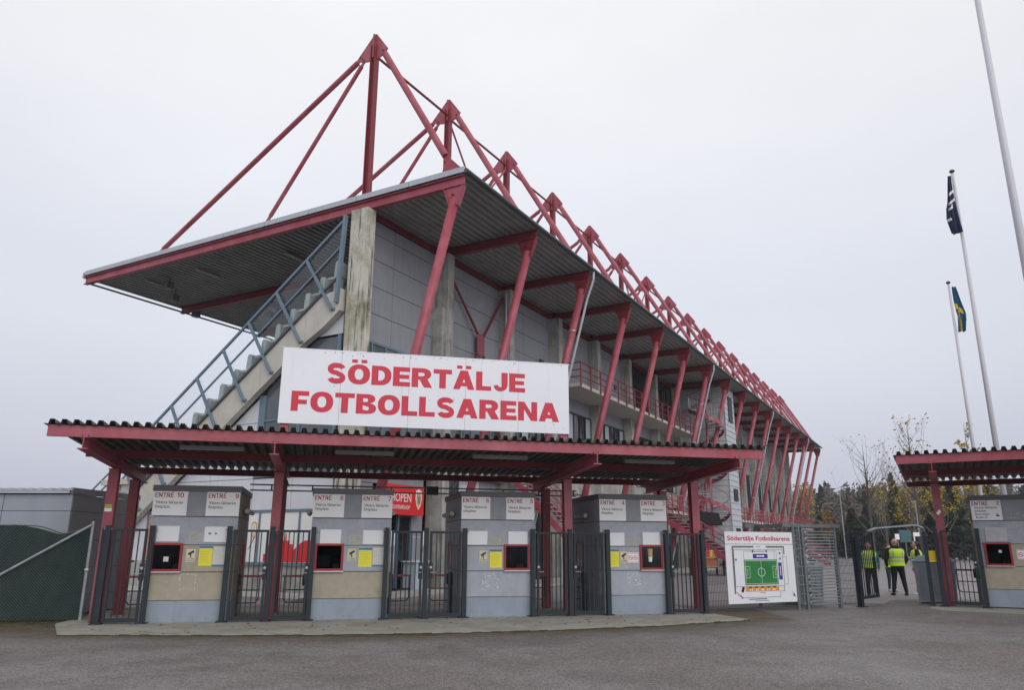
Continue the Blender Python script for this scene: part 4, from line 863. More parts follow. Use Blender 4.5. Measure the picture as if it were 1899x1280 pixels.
# ================================================================= GATES
def gate_post(fr, x, label, h=1.96, y=-.10, z=0):
    t = thing('gate_post', label, 'gate post', fr, x, y, z, group='dark square gate posts')
    MB().box(x-.05, x+.05, y-.05, y+.05, 0+z, h+z).build('shaft', DARKG, t); MB().box(x-.11, x+.11, y-.11, y+.11, z, z+.02).build('base_plate', DARKG, t)
    MB().box(x-.08, x-.051, y-.02, y+.02, h-.09+z, h-.06+z).box(x+.051, x+.08, y-.02, y+.02, h-.09+z, h-.06+z).build('hinge_bolt', GALVD, t)
def gate(fr, x0, x1, label, handle='r', y=-.09, z0=.06, h=1.93, rot=0, bars=5, hinge=None):
    if rot: 
        t = thing('metal_gate', label, 'gate', fr, hinge[0], hinge[1], 0, rot=rot, group='dark steel bar gates'); w = x1-x0; a, b, yy = 0, w, 0
    else:
        t = thing('metal_gate', label, 'gate', fr, x0, y, 0, group='dark steel bar gates'); a, b, yy = x0, x1, y
    f = MB(); f.box(a, a+.05, yy-.025, yy+.025, z0, h); f.box(b-.05, b, yy-.025, yy+.025, z0, h); f.box(a+.0501, b-.0501, yy-.024, yy+.024, z0, z0+.08); f.box(a+.0501, b-.0501, yy-.024, yy+.024, h-.05, h); f.build('frame', DARKG, t)
    bm = mesh_of(MB().box(-.011, .011, -.011, .011, 0, h-z0-.131), 'bar', DARKG)
    for i in range(bars):
        x = a+.05+(b-a-.1)*(i+1)/(bars+1); piece(bm, 'bar', t, (x, yy, z0+.0805))
    hx = b-.03 if handle == 'r' else a+.03; s = -1 if handle == 'r' else 1
    MB().box(hx-.045, hx+.045, yy-.032, yy+.032, .88, 1.22).build('lock_box', DARKG, t)
    MB().tube((hx, yy-.032, 1.13), (hx, yy-.05, 1.13), .03, n=10).build('lock_cylinder', GALV, t); MB().tube((hx, yy-.03, 1.02), (hx, yy-.08, 1.02), .012, n=6).tube((hx, yy-.08, 1.02), (hx+s*.12, yy-.08, 1.02), .011, n=6).build('handle', GALV, t)
    return t
PX = [(-2.52, 'outermost dark gate post at the left end of the gate line'), (-1.66, 'dark gate post with a small white sticker at the left booth, second from the left'), (-.11, 'dark gate post crossing the white notice with two-marked whiteboard'),
      (.79, 'dark gate post in front of the red column between the two beige-fronted booths'), (1.66, 'dark gate post left of the red window in the booth beside the shop sign'), (3.27, 'dark gate post immediately left of the shop door opening'),
      (4.17, 'free-standing dark gate post midway between ENTRÉ 7 and ENTRÉ 6'), (5.07, 'dark gate post right of the double gate, beside the first all grey booth'), (6.70, 'dark gate post beside the red window of the booth left of the steep stair'),
      (7.62, 'dark gate post before the red column between the two all grey booths'), (8.57, 'dark gate post covering the left edge of a yellow notice'), (10.11, 'dark gate post right of the window showing the paper cup'), (11.08, 'dark gate post between the last gate and the mesh fence')]
for x, lb in PX: gate_post(GAT, x, lb, 1.97, z=.03)
gate(GAT, -2.42, -1.75, 'narrow dark bar gate at the far left, beside the ENTRÉ 10 booth', 'r', bars=4)
gate(GAT, -.02, .71, 'dark bar gate with the golden crest print visible behind it', 'r')
gate(GAT, .89, 1.59, 'dark bar gate with the red skyline print behind it, beside the red column', 'r')
gate(GAT, 3.38, 4.09, 'left leaf of the bar gate pair in front of the shop door', 'r')
gate(GAT, 4.26, 4.98, 'right leaf of the bar gate pair, in front of the concrete column', 'l')
gate(GAT, 6.80, 7.53, 'dark bar gate below the steep red stair, left of the red column', 'l')
gate(GAT, 7.71, 8.46, 'dark bar gate overlapping the side wall and side window of a grey booth', 'l')
gate(GAT, 10.21, 10.98, 'dark bar gate beside the mesh fence, below the long red stair', 'l')
gate(RGT, 17.04, 17.80, 'dark bar gate between the red column and the ENTRÉ 2 booth', 'r', h=1.95)
gate_post(RGT, 17.90, 'dark gate post at the left edge of the ENTRÉ 2 booth', 2.0)
gate_post(RGT, 16.93, 'dark gate post left of the red column by the ENTRÉ 2 gate', 2.0, z=-.0)
gate_post(RGT, 16.66, 'slim dark gate post carrying the yellow sign, right of the open gate', 1.98, z=-.08)
gate(RGT, 0, 1.48, 'open dark bar gate leaf swung inwards left of the people', 'r', rot=R(77), hinge=(14.92, .0), h=1.95, z0=.10, bars=8)
gate_post(FEN, 5.62, 'dark hinge post of the open gate at the end of the mesh fence', 1.98, y=0)
# turnstile arms behind the gates
def turnstile(fr, x0, x1, y, label, side='l'):
    t = thing('turnstile', label, 'turnstile', fr, x0, y, 0, group='small turnstiles behind the gates')
    a = x0 if side == 'l' else x1; s = 1 if side == 'l' else -1
    MB().box(a-.04, a+.04, y-.04, y+.04, .03, .98).box(a-.09, a+.09, y-.12, y+.12, .70, .94).build('pillar', DARKG, t)
    MB().box(min(a+s*.1, a+s*.55), max(a+s*.1, a+s*.55), y-.02, y+.02, .88, .93).build('red_arm', RED, t)
    lp = [(a+s*.02, y, .62), (a+s*.5, y, .62)]; MB().path([(a+s*.04, y, .60), (a+s*.5, y, .60)], .014).path([(a+s*.5, y, .88), (a+s*.5, y, .40), (a+s*.44, y, .32), (a+s*.04, y, .32)], .014).build('guard_loop', DARKG, t)
for (a, b, sd_, lb) in ((-2.4, -1.8, 'r', 'turnstile behind the far left gate'), (.0, .7, 'l', 'turnstile behind the gate with the golden crest print'), (.95, 1.55, 'r', 'turnstile in front of the red skyline print'), (3.45, 4.05, 'l', 'turnstile in front of the shop counter'), (4.3, 4.95, 'r', 'turnstile beside the side wall of the first all grey booth'),
                     (6.85, 7.5, 'l', 'turnstile below the steep red stair'), (7.75, 8.4, 'r', 'turnstile beside the side window of the booth nearest the map'), (10.25, 10.95, 'l', 'turnstile below the long red stair left of the mesh fence')):
    turnstile(GAT, a, b, 1.2, lb, sd_)
turnstile(RGT, 17.1, 17.8, 1.2, 'turnstile behind the ENTRÉ 2 gate', 'r')

# ================================================================= MESH FENCE, TURNSTILE, MAP
def mesh_panel(fr, x0, x1, label, h=1.93, y=0):
    t = thing('mesh_fence', label, 'fence', fr, x0, y, 0, group='welded mesh fence panels')
    m = MB(); x = x0+.03
    while x < x1: m.box(x-.0028, x+.0028, y-.0028, y+.0028, .08, h); x += .05
    z = .1
    while z < h: m.box(x0, x1, y-.011, y-.003, z-.0035, z+.0035); z += .2
    m.build('wire_mesh', DARKG, t, kind='stuff')
    for xx in (x0, x1): MB().box(xx-.025, xx+.025, y+.012, y+.062, .02, h+.02).build('post', DARKG, t)
mesh_panel(FEN, .10, 3.25, 'welded wire mesh fence behind the arena map board')
mesh_panel(FEN, 4.80, 5.55, 'welded wire mesh fence between the full-height turnstile and the open gate')
mesh_panel(RGT, 16.68, 16.90, 'narrow mesh infill beside the red column by the yellow sign', 1.9)
mp = thing('arena_map', 'white arena map board with green pitch and orange stand on the mesh fence', 'sign', FEN, .77, -.05, .2)
MX = lambda x: x; y_ = -.055
MB().box(.77, 3.13, -.05, -.03, .215, 1.665).build('map_panel', STWHITE if False else WHITE, mp); MB().box(.77, 3.13, -.05, -.03, 1.678, 1.985).build('title_panel', WHITE, mp)
q = MB(); text_to(q, 'Södertälje Fotbollsarena', .85, 1.765, y_, 2.18, .115, .016); q.build('title', LRED, mp, kind='stuff')
q = MB(); q.box(1.36, 2.51, y_, y_+.002, .66, 1.285); q.build('pitch', mat('pitch_green', (.02, .20, .045), .5, var=.25, scale=1.2), mp)
q = MB(); w_ = .008; yy = y_-.002
def rc(q, a, b, c, d, w=.008, y=yy):
    q.box(a, b, y-.001, y, c, c+w); q.box(a, b, y-.001, y, d-w, d); q.box(a, a+w, y-.001, y, c+w, d-w); q.box(b-w, b, y-.001, y, c+w, d-w)
rc(q, 1.385, 2.485, .685, 1.26); q.box(1.931, 1.939, yy-.001, yy, .693, 1.252); rc(q, 1.393, 1.54, .83, 1.12); rc(q, 1.393, 1.46, .90, 1.05); rc(q, 2.33, 2.477, .83, 1.12); rc(q, 2.41, 2.477, .90, 1.05)
for i in range(24):
    a, b = 2*math.pi*i/24, 2*math.pi*(i+1)/24; P = lambda r, t: (1.935+r*math.cos(t), yy-.001, .972+r*.85*math.sin(t)); q.add([P(.115, a), P(.128, a), P(.128, b), P(.115, b)], [(0, 1, 2, 3)])
q.build('pitch_markings', STWHITE, mp)
q = MB(); q.box(1.36, 2.51, y_, y_+.002, .50, .625); q.build('orange_stand', mat('stand_orange', (.72, .30, .02), .5), mp)
q = MB(); 
for i, ch in enumerate('EDCBA'): xx = 1.50+i*.195; q.box(xx, xx+.09, yy, yy+.001, .515, .565)
q.build('section_boxes', STWHITE, mp)
q = MB()
for i, ch in enumerate('EDCBA'): text_to(q, ch, 1.525+i*.195, .522, yy-.001, .04, .035, .01)
text_to(q, 'VÄSTRA', 1.85, .455, yy, .18, .022, .01); text_to(q, 'ÖSTRA', 1.80, 1.60, yy, .16, .022, .01)
for i in range(5): xx = 1.46+i*.21; q.box(xx, xx+.10, yy, yy+.001, .585, .615)
rc(q, 1.03, 2.72, .62, 1.535, .007); rc(q, 1.36, 2.50, .66, 1.50, .0045); q.box(2.42, 2.425, yy-.001, yy, 1.285, 1.53)
q.bar((1.04, yy, .50), (1.25, yy, .36), .005, .01, (0, 1, 0)); q.box(1.25, 2.55, yy-.001, yy, .352, .359); q.box(2.543, 2.55, yy-.001, yy, .359, .50); q.box(2.55, 2.7, yy-.001, yy, .493, .50); q.box(2.69, 2.70, yy-.001, yy, .50, .62); rc(q, 2.715, 2.86, .66, 1.36, .006)
q.prism([(1.20, yy, .51), (1.28, yy, .48), (1.33, yy, .60), (1.26, yy, .63)], (0, .001, 0))
for xx, zz in ((1.66, 1.47), (2.13, 1.47), (2.60, 1.42), (2.60, 1.28), (1.07, 1.26)): q.box(xx, xx+.045, yy-.001, yy, zz, zz+.05)
for i in range(5): q.box(1.73+i*.075, 1.76+i*.075, yy-.001, yy, 1.475, 1.50)
notice_lines(q, 1.45, 2.35, .295, .335, 1, yy, .018); notice_lines(q, 1.65, 2.35, .255, .285, 1, yy, .010)
q.build('map_print', BLACK, mp)
q = MB(); q.box(.98, 1.72, y_, y_+.002, 1.585, 1.63); q.box(2.15, 2.80, y_, y_+.002, 1.585, 1.63); q.box(.98, 1.03, y_, y_+.002, .45, 1.584); q.box(2.76, 2.80, y_, y_+.002, 1.42, 1.584); q.build('boundary_walls', mat('map_grey', (.16, .16, .17), .5), mp)
PUR = mat('map_violet', (.05, .03, .28), .5)
q = MB(); q.box(1.68, 2.19, y_, y_+.002, 1.315, 1.43); q.box(2.545, 2.665, y_, y_+.002, .78, 1.21); q.prism([(2.99, yy, .36), (3.05, yy, .36), (3.05, yy, .42), (3.01, yy, .43)], (0, .001, 0)); q.build('sponsor_stands', PUR, mp)
q = MB(); q.box(1.80, 2.07, yy-.001, yy, 1.355, 1.39); q.box(2.592, 2.617, yy-.001, yy, .88, 1.12); q.build('stand_print', STWHITE, mp)
q = MB(); q.bar((2.97, yy-.002, .47), (3.08, yy-.002, .34), .003, .012, (0, 1, 0)); q.tube((1.22, yy, .345), (1.22, yy-.002, .345), .018, n=10); q.bar((1.08, yy-.003, .43), (1.25, yy-.003, .36), .003, .01, (0, 1, 0)); q.build('red_marks', LRED, mp)
# full height turnstile
ft = thing('full_height_turnstile', 'galvanised full-height turnstile cage right of the arena map', 'turnstile', FEN, 3.5, 0, 0)
TX = 3.55
for (x, y) in ((TX-.35, .0), (TX, .0), (TX+1.25, .0), (TX-.35, 1.35), (TX+1.25, 1.35)): MB().box(x-.035, x+.035, y-.035, y+.035, 0, 2.13).build('corner_post', GALVD, ft)
MB().box(TX-.75, TX+1.45, -.06, .02, 2.13, 2.22).box(TX-.75, TX+1.45, 1.33, 1.41, 2.13, 2.22).box(TX-.40, TX-.32, .021, 1.329, 2.13, 2.22).box(TX+1.2, TX+1.28, .021, 1.329, 2.13, 2.22).build('top_beam', GALVD, ft)
cg = MB()
for i in range(9): z = .16+i*.235; cg.box(TX-.35, TX, -.012, .012, z-.012, z+.012); cg.box(TX-.36, TX-.34, 0, 1.35, z-.012, z+.012)
for i in range(5): x = TX-.33+i*.08; cg.box(x-.01, x+.01, .013, .033, .1, 2.13)
for i in range(9): y = .1+i*.15; cg.box(TX-.37, TX-.35, y-.01, y+.01, .1, 2.13)
cg.build('cage_bars', GALVD, ft)
lo_ = MB()
for i in range(12):
    z = .12+i*.165; 
    lo_.path([(TX+1.22, .0, z), (TX+.18, .0, z), (TX+.10, .0, z+.03), (TX+.10, .0, z+.055), (TX+.18, .0, z+.085), (TX+1.22, .0, z+.085)], .018, 6)
lo_.build('hoop_barrier', GALV, ft)
rotc = (TX+.62, .68); rb = MB(); rb.tube((*rotc, .05), (*rotc, 2.15), .05, n=10)
for i in range(10):
    z = .2+i*.19
    for a in (.4, 2.5, 4.6): rb.tube((*rotc, z), (rotc[0]+.55*math.cos(a), rotc[1]+.55*math.sin(a), z), .016, n=6)
rb.build('rotor', GALV, ft)
# yellow sign & small blue sign on the slim post
yb = thing('yellow_sign', 'small yellow sign fixed beside the slim gate post near the people', 'sign', RGT, 16.62, -.09, 1.22); MB().box(16.66, 16.98, -.092, -.082, 1.13, 1.42).build('board', mat('sign_yellow', (.80, .52, .01), .5), yb)
q = MB(); notice_lines(q, 16.69, 16.95, 1.17, 1.40, 5, -.093, .012); q.build('print', mat('sign_brown', (.35, .2, .02), .6), yb, kind='stuff')
bb_ = thing('blue_sticker', 'pale blue sticker on the post left of the red column', 'sticker', RGT, 17.0, -.09, 1.2); MB().box(16.885, 16.975, -.075, -.071, 1.10, 1.32).build('sheet', mat('sticker_blue', (.18, .2, .42), .5), bb_)
stk = thing('green_sticker', 'green and white sticker on the leftmost red canopy column', 'sticker', GAT, -2.66, -.115, 2.3); MB().box(-2.72, -2.58, .17, .178, 2.36, 2.44).build('green_part', mat('sticker_green', (.35, .45, .05), .5), stk); MB().box(-2.72, -2.58, .17, .178, 2.29, 2.358).build('white_part', STWHITE, stk)
stk = thing('white_sticker', 'crooked white sticker on the red column beside the ENTRÉ 2 gate', 'sticker', RGT, 17.05, -.12, 2.5); MB().prism([(17.02, .176, 2.42), (17.07, .176, 2.36), (17.15, .176, 2.46), (17.10, .176, 2.52)], (0, -.003, 0)).build('sheet', STWHITE, stk)

# ================================================================= GREEN-SCREENED CHAIN-LINK FENCE, SHED
cf = thing('chain_link_fence', 'chain-link fence with a galvanised post and brace in front of a green screen', 'fence', GAT, -2.95, .95, 0)
FA = (-2.95, .95); LFX = -7.0
MB().tube((-3.10, .95, 0), (-3.10, .95, 2.10), .038, n=10).build('end_post', GALV, cf); MB().tube((-3.12, .92, 2.02), (-5.5, .92, .50), .028, n=8).build('brace', GALV, cf); MB().tube((-3.14, .95, 1.06), (-3.06, .95, 1.06), .05, n=8).build('clamp', GALV, cf)
ch = MB(); pz = .062
def cl_seg(sgn):
    k = 0
    lo_, hi_, za, zb = LFX, -3.12, .04, 2.04
    x = lo_-(zb-za)
    while x < hi_+(zb-za):
        p = (x, za) if sgn > 0 else (x, zb); q = (x+(zb-za), zb) if sgn > 0 else (x+(zb-za), za)
        # clip to x range
        t0 = max(0, (lo_-p[0])/(q[0]-p[0])); t1 = min(1, (hi_-p[0])/(q[0]-p[0]))
        if t1 > t0:
            a = (p[0]+(q[0]-p[0])*t0, p[1]+(q[1]-p[1])*t0); b = (p[0]+(q[0]-p[0])*t1, p[1]+(q[1]-p[1])*t1)
            dz = lambda xx, zz: zz-(.13*math.sin(math.pi*min(1, max(0, (-3.0-xx)/1.5)))*zz/2)
            ch.bar((a[0], .95, dz(*a)), (b[0], .95, dz(*b)), .0026, .0026)
        x += pz
cl_seg(1); cl_seg(-1)
ch.build('wire_mesh', mat('dull_fence_wire', (.16, .18, .175), .6, .3), cf, kind='stuff')
sc_ = thing('green_screen_cloth', 'dark green shade cloth sagging behind the chain-link fence', 'cloth', GAT, -5, 1.03, 0)
mb = MB(); nx, nz_ = 90, 24; vs = []
for j in range(nz_+1):
    for i in range(nx+1):
        x = LFX+(-3.15-LFX)*i/nx; q = (-3.15-x); top = 1.98-.17*math.exp(-((q-.50)/.36)**2)+.03*math.sin(x*5)+(-.0 if q > 1.2 else 0); z = .03+(top-.03)*j/nz_
        vs.append((x, 1.03+.018*math.sin(x*7+z*3)+.012*math.sin(x*17-z*5), z))
mb.add(vs, [(j*(nx+1)+i, j*(nx+1)+i+1, (j+1)*(nx+1)+i+1, (j+1)*(nx+1)+i) for j in range(nz_) for i in range(nx)])
mb.build('cloth', mat('green_cloth', (.004, .022, .019), .85, var=.35, scale=2.5, second=(.008, .036, .028), sec_scale=1.5), sc_, smooth=True)
mb = MB(); mb.path([(LFX+.02+i*.1, 1.02, 2.0-.17*math.exp(-((-3.15-(LFX+.02+i*.1)-.50)/.36)**2)) for i in range(38)], .012, 5); mb.build('hem', mat('cloth_hem', (.02, .11, .06), .7), sc_)
# second little chain-link bit between post and first gate post
c2 = thing('fence_infill', 'short strip of chain-link between the galvanised post and the first gate post', 'fence', GAT, -2.8, .3, 0); mb = MB()
for i in range(14): 
    z = .1+i*.07; mb.bar((-3.06, .9, z), (-2.62, .05, z+.5), .004, .004); mb.bar((-3.06, .9, z+.5), (-2.62, .05, z), .004, .004)
mb.build('wire_mesh', GALVD, c2, kind='stuff'); MB().box(-2.66, -2.60, .0, .05, .03, 1.95).build('side_post', DARKG, c2)
# shed
def ray_pt(px, py, Y):
    dx = (px-949.5)/FPX; dy = (640-py)/FPX; d_ = fw+rt*dx+upv*dy; t = Y/d_.y; return Vector((0, 0, HC))+d_*t
pc = ray_pt(138, 905, 17.9); 
SHF = Frame(Vector((pc.x, pc.y, 0)), R(-3)); zt = pc.z
sh_ = thing('panel_shed', 'low grey panelled shed with a corrugated roof behind the green-screened fence', 'shed', SHF, 0, 0, 0)
sgr = mat('shed_grey_panel', (.30, .325, .375), .6, var=.07, scale=2); sgd = mat('shed_side_panel', (.20, .195, .215), .6, var=.07, scale=2)
zz = [.03, .45, 1.08, 1.71, 2.36, zt-.14]
MB().box(-4.8, -.03, .03, 2.9, 0, zt-.15).build('core', DARK, sh_)
for z0, z1 in zip(zz, zz[1:]):
    for x0, x1 in ((-4.8, -3.3), (-3.29, -1.66), (-1.65, 0)): MB().box(x0, x1-.01, -.0, .03, z0, z1-.012).build('front_panel', sgr, sh_)
    MB().box(-.03, 0, .031, 2.9, z0, z1-.012).build('side_panel', sgd, sh_)
MB().box(-.04, .02, -.05, 2.92, zt-.14, zt-.0).build('side_fascia', sgd, sh_); MB().box(-4.8, -.041, -.09, -.002, zt-.13, zt-.07).build('gutter', CAPL, sh_)
mb = MB(); x = -4.8
while x < -.1: mb.prism([(x, -.1, zt-.06), (x+.12, -.1, zt-.06), (x+.15, -.1, zt-.01), (x+.21, -.1, zt-.01), (x+.24, -.1, zt-.06), (x+.24, -.1, zt-.068), (x, -.1, zt-.068)], (0, 3, .05)); x += .241
mb.build('roof_sheet', CAPL, sh_)

# ================================================================= FLAGPOLES AND FLAGS
def on_ray(px, py, Y): return ray_pt(px, py, Y)
POLE = mat('flagpole_white', (.55, .56, .60), .4, var=.04)
def pole(label, x, y, h, r):
    t = thing('flagpole', label, 'flagpole', WLD, x, y, 0, group='tall white flagpoles'); MB().tube((x, y, 0), (x, y, h), r, r*.5, n=14).build('shaft', POLE, t, smooth=True)
    MB().sphere((x, y, h+.10), .10, 10, 7, (1, 1, .7)).tube((x, y, h), (x, y, h+.06), .03, n=8).build('finial', mat('finial_dark', (.12, .11, .05), .4, .5), t, smooth=True)
pB = on_ray(1766, 322, 26); pS = on_ray(1759, 528, 33); 
b3 = on_ray(1899, 445, 25); 
pole('white flagpole flying the black and white flag', pB.x, 26, pB.z, .105)
pole('white flagpole flying the blue and yellow flag', pS.x, 33, pS.z, .10)
pole('thickest white flagpole, cut off by the top right corner', (b3.x+on_ray(1808, 0, 25).x)/2, 25, 27, .175)
def flag(label, cat, P, drop, w, mf, mats, amp=.10, seed=1):
    t = thing('flag', label, cat, WLD, P[0], P[1], P[2]-drop); nz_, nx = 40, 16; mb = MB(); vs = []
    for j in range(nz_+1):
        for i in range(nx+1):
            q = j/nz_; s_ = i/nx; fold = amp*math.sin(s_*9+q*3+seed)+.06*math.sin(s_*17+q*5)
            hx = w*s_*(.35+.65*min(1, q*2.2))*(1-.3*max(0, q-.75)*4*(s_))
            vs.append((P[0]-.08-hx*.55 if mf else P[0]+.10+hx*.55, P[1]-.05+fold*(.3+q), P[2]-.12-drop*q-.35*s_*math.sin(math.pi*min(1, q*1.3))))
    for j in range(nz_):
        for i in range(nx):
            mb.m = mats[1](i/nx, j/nz_); mb.add([], []); a = j*(nx+1)+i
    mb = MB(); mb.v = vs
    for j in range(nz_):
        for i in range(nx): a = j*(nx+1)+i; mb.f.append((a, a+1, a+nx+2, a+nx+1)); mb.mi.append(mats[1](i/nx, j/nz_))
    mb.build('cloth', mats[0], t, smooth=True)
NAVY = mat('flag_navy', (.010, .018, .065), .8); FBLUE = mat('flag_blue', (.0, .07, .17), .8); FYEL = mat('flag_yellow', (.62, .45, .01), .8)
def nv(s, q): return 1 if (.22 < q < .27 and s < .6) or (.42 < q < .52 and .25 < s < .9 and abs((q-.42)*6-s) < .25) or (.36 < q < .42 and .1 < s < .6) or (.74 < q < .78 and s > .5) else 0
flag('dark navy flag with pale marks hanging limp on the taller pole', 'flag', (pB.x, 26, pB.z), 2.35, .78, True, ([NAVY, STWHITE], nv), .09, 1)
flag('blue flag with a yellow cross hanging limp on the lower pole', 'flag', (pS.x, 33, pS.z), 2.15, .85, False, ([FBLUE, FYEL], lambda s, q: 1 if (.24 < s < .42) or (.36 < q < .50 and s < .7) else 0), .09, 2.5)

# ================================================================= BINS
def bin_(fr, x, y, label, w=.95, h=1.0, d_=.75, lid='boat'):
    t = thing('waste_container', label, 'waste bin', fr, x, y, 0, group='grey containers with pale lids')
    b = MB(); b.add([(x+.05, y+.05, .06), (x+w-.05, y+.05, .06), (x+w-.05, y+d_-.05, .06), (x+.05, y+d_-.05, .06), (x, y, h), (x+w, y, h), (x+w, y+d_, h), (x, y+d_, h)], [(0, 3, 2, 1), (0, 1, 5, 4), (1, 2, 6, 5), (2, 3, 7, 6), (3, 0, 4, 7), (4, 5, 6, 7)])
    for i in range(5): xx = x+.12+i*(w-.24)/4; b.box(xx-.015, xx+.015, y-.012, y+.01, .2, h-.05)
    b.build('body', mat('bin_grey', (.27, .30, .33), .5), t)
    l_ = MB(); l_.box(x-.04, x+w+.04, y-.04, y+d_+.04, h+.002, h+.04); l_.prism([(x+.05, y, h+.041), (x+w-.05, y, h+.041), (x+w-.15, y, h+.16), (x+.15, y, h+.16)], (0, d_, 0)); l_.build('lid', mat('bin_lid_pale_blue', (.42, .52, .58), .4), t)
bin_(FEN, 4.45, 1.2, 'grey container with pale blue lid standing behind the full-height turnstile', 1.15, 1.02)
bin_(RGT, 16.25, 1.1, 'grey container with pale lid right of the three people', 1.05, 1.12)

# ================================================================= PEOPLE
def person(label, X, Y, facing, pose, hgt, cols, hairfn, vest=True, bulk=1.0):
    """pose: dict of joints in metres for a 1.80 m figure, x right, y forward, z up (figure faces +y before turning)"""
    k = hgt/1.80
    J = dict(pelvis=(0, 0, .98), waist=(0, 0, 1.10), chest=(0, .0, 1.32), neck=(0, -.005, 1.50), head=(0, .015, 1.66), hl=(-.095, 0, .93), hr=(.095, 0, .93), kl=(-.11, .03, .50), kr=(.11, .03, .50), al=(-.12, 0, .09), ar=(.12, 0, .09),
             sl=(-.19, 0, 1.42), sr=(.19, 0, 1.42), el=(-.27, -.02, 1.13), er=(.27, -.02, 1.13), wl=(-.26, .08, .89), wr=(.26, .08, .89)); J.update(pose)
    V = {a: Vector(b) for a, b in J.items()}
    seg = []   # p0,r0,p1,r1,label
    def sgm(a, r0, b, r1, l): seg.append((a, r0, b, r1, l))
    sgm(V['pelvis'], .150, V['waist'], .135, 'j'); sgm(V['waist'], .135, V['chest'], .16, 'j'); sgm(V['chest'], .15, V['neck']-Vector((0, 0, .06)), .085, 'j'); sgm(V['neck']-Vector((0, 0, .05)), .058, V['head']-Vector((0, 0, .05)), .058, 's')
    sgm(V['head']+Vector((0, -.012, .035)), .088, V['head']+Vector((0, .02, -.02)), .080, 's'); sgm(V['head']+Vector((0, .02, -.03)), .06, V['head']+Vector((0, .045, -.085)), .042, 's')
    sgm(V['head']+Vector((0, .095, -.005)), .014, V['head']+Vector((0, .112, -.03)), .017, 's')
    for s_ in (-1, 1): sgm(V['head']+Vector((s_*.083, -.005, -.02)), .018, V['head']+Vector((s_*.086, -.01, .02)), .02, 's')
    for c, s_ in (('l', -1), ('r', 1)):
        sgm(V['chest']+Vector((s_*.06, 0, .06)), .12, V['s'+c], .075, 'j'); sgm(V['s'+c], .075, V['e'+c], .055, 'j'); sgm(V['e'+c], .055, V['w'+c], .036, 'j')
        wd = (V['w'+c]-V['e'+c]).normalized(); wp = V['w'+c]; sgm(wp, .03, wp+wd*.07, .034, 's')
        side = Vector((0, 1, 0)) if abs(wd.y) < .7 else Vector((1, 0, 0)); side = (side-wd*side.dot(wd)).normalized(); nrm = wd.cross(side)
        for f_, ln in ((-1.5, .055), (-.5, .07), (.5, .075), (1.5, .065)):
            b0 = wp+wd*.08+side*f_*.019; b1 = b0+wd*ln*.55; b2 = b1+wd*ln*.45-nrm*.018*s_; sgm(b0, .0095, b1, .009, 's'); sgm(b1, .009, b2, .008, 's')
        sgm(wp+wd*.03+side*.03, .011, wp+wd*.075+side*.062, .009, 's')
        sgm(V['h'+c], .10, V['k'+c], .068, 't'); sgm(V['k'+c], .066, V['a'+c]+Vector((0, 0, .03)), .048, 't')
        a = V['a'+c]; sgm(a, .042, a+Vector((0, -.045, -.05)), .038, 'f'); sgm(a+Vector((0, -.04, -.055)), .036, a+Vector((s_*.02, .16, -.06)), .034, 'f')
    sgm(V['pelvis']+Vector((-.05, 0, -.03)), .13, V['pelvis']+Vector((.05, 0, -.03)), .13, 't')
    seg = [(a, r0*(bulk if l_ in 'jt' else 1), b, r1*(bulk if l_ in 'jt' else 1), l_) for a, r0, b, r1, l_ in seg]
    mb = MB()
    for a, r0, b, r1, l_ in seg:
        n_ = 12 if r0 > .03 else 8
        if (b-a).length > 1e-4: mb.tube(a, b, r0, r1, n=n_)
        mb.sphere(a, r0, n_, 8); mb.sphere(b, r1, n_, 8)
    o = mb.build('tmp', STWHITE); m1 = o.modifiers.new('r', 'REMESH'); m1.mode = 'VOXEL'; m1.voxel_size = .012; m2 = o.modifiers.new('s', 'SMOOTH'); m2.factor = .5; m2.iterations = 3
    dg = bpy.context.evaluated_depsgraph_get(); dg.update(); me = bpy.data.meshes.new_from_object(o.evaluated_get(dg)); bpy.data.objects.remove(o)
    me.name = 'body'; me.materials.clear()
    order = {'s': 0, 'j': 1, 't': 2, 'f': 3}
    for m_ in cols: me.materials.append(m_)
    nf = len(me.polygons); cen = np.zeros(nf*3); me.polygons.foreach_get('center', cen); cen = cen.reshape(-1, 3); best = np.full(nf, 1e9); idx = np.zeros(nf, int)
    for a, r0, b, r1, l_ in seg:
        A = np.array(a); B_ = np.array(b); ab = B_-A; L2 = ab@ab+1e-9; t = np.clip(((cen-A)@ab)/L2, 0, 1); dd = np.linalg.norm(cen-(A+t[:, None]*ab), axis=1)-(r0+(r1-r0)*t)
        m_ = dd < best; best[m_] = dd[m_]; idx[m_] = order[l_]
    me.polygons.foreach_set('material_index', idx.astype(np.int32)); me.polygons.foreach_set('use_smooth', np.ones(nf, bool))
    # squash depth of torso a little
    nv_ = len(me.vertices); co = np.zeros(nv_*3); me.vertices.foreach_get('co', co); co = co.reshape(-1, 3)
    tor = (co[:, 2] > .9) & (co[:, 2] < 1.48) & (np.abs(co[:, 0]) < .17); co[tor, 1] *= .86; me.vertices.foreach_set('co', co.ravel())
    t = thing('person', label, 'person', WLD, X, Y, 0, rot=facing); t.scale = (k, k, k); OFF[t] = Vector((0, 0, 0))
    b = bpy.data.objects.new('body', me); COL.objects.link(b); b.parent = t; OFF[b] = Vector((0, 0, 0))
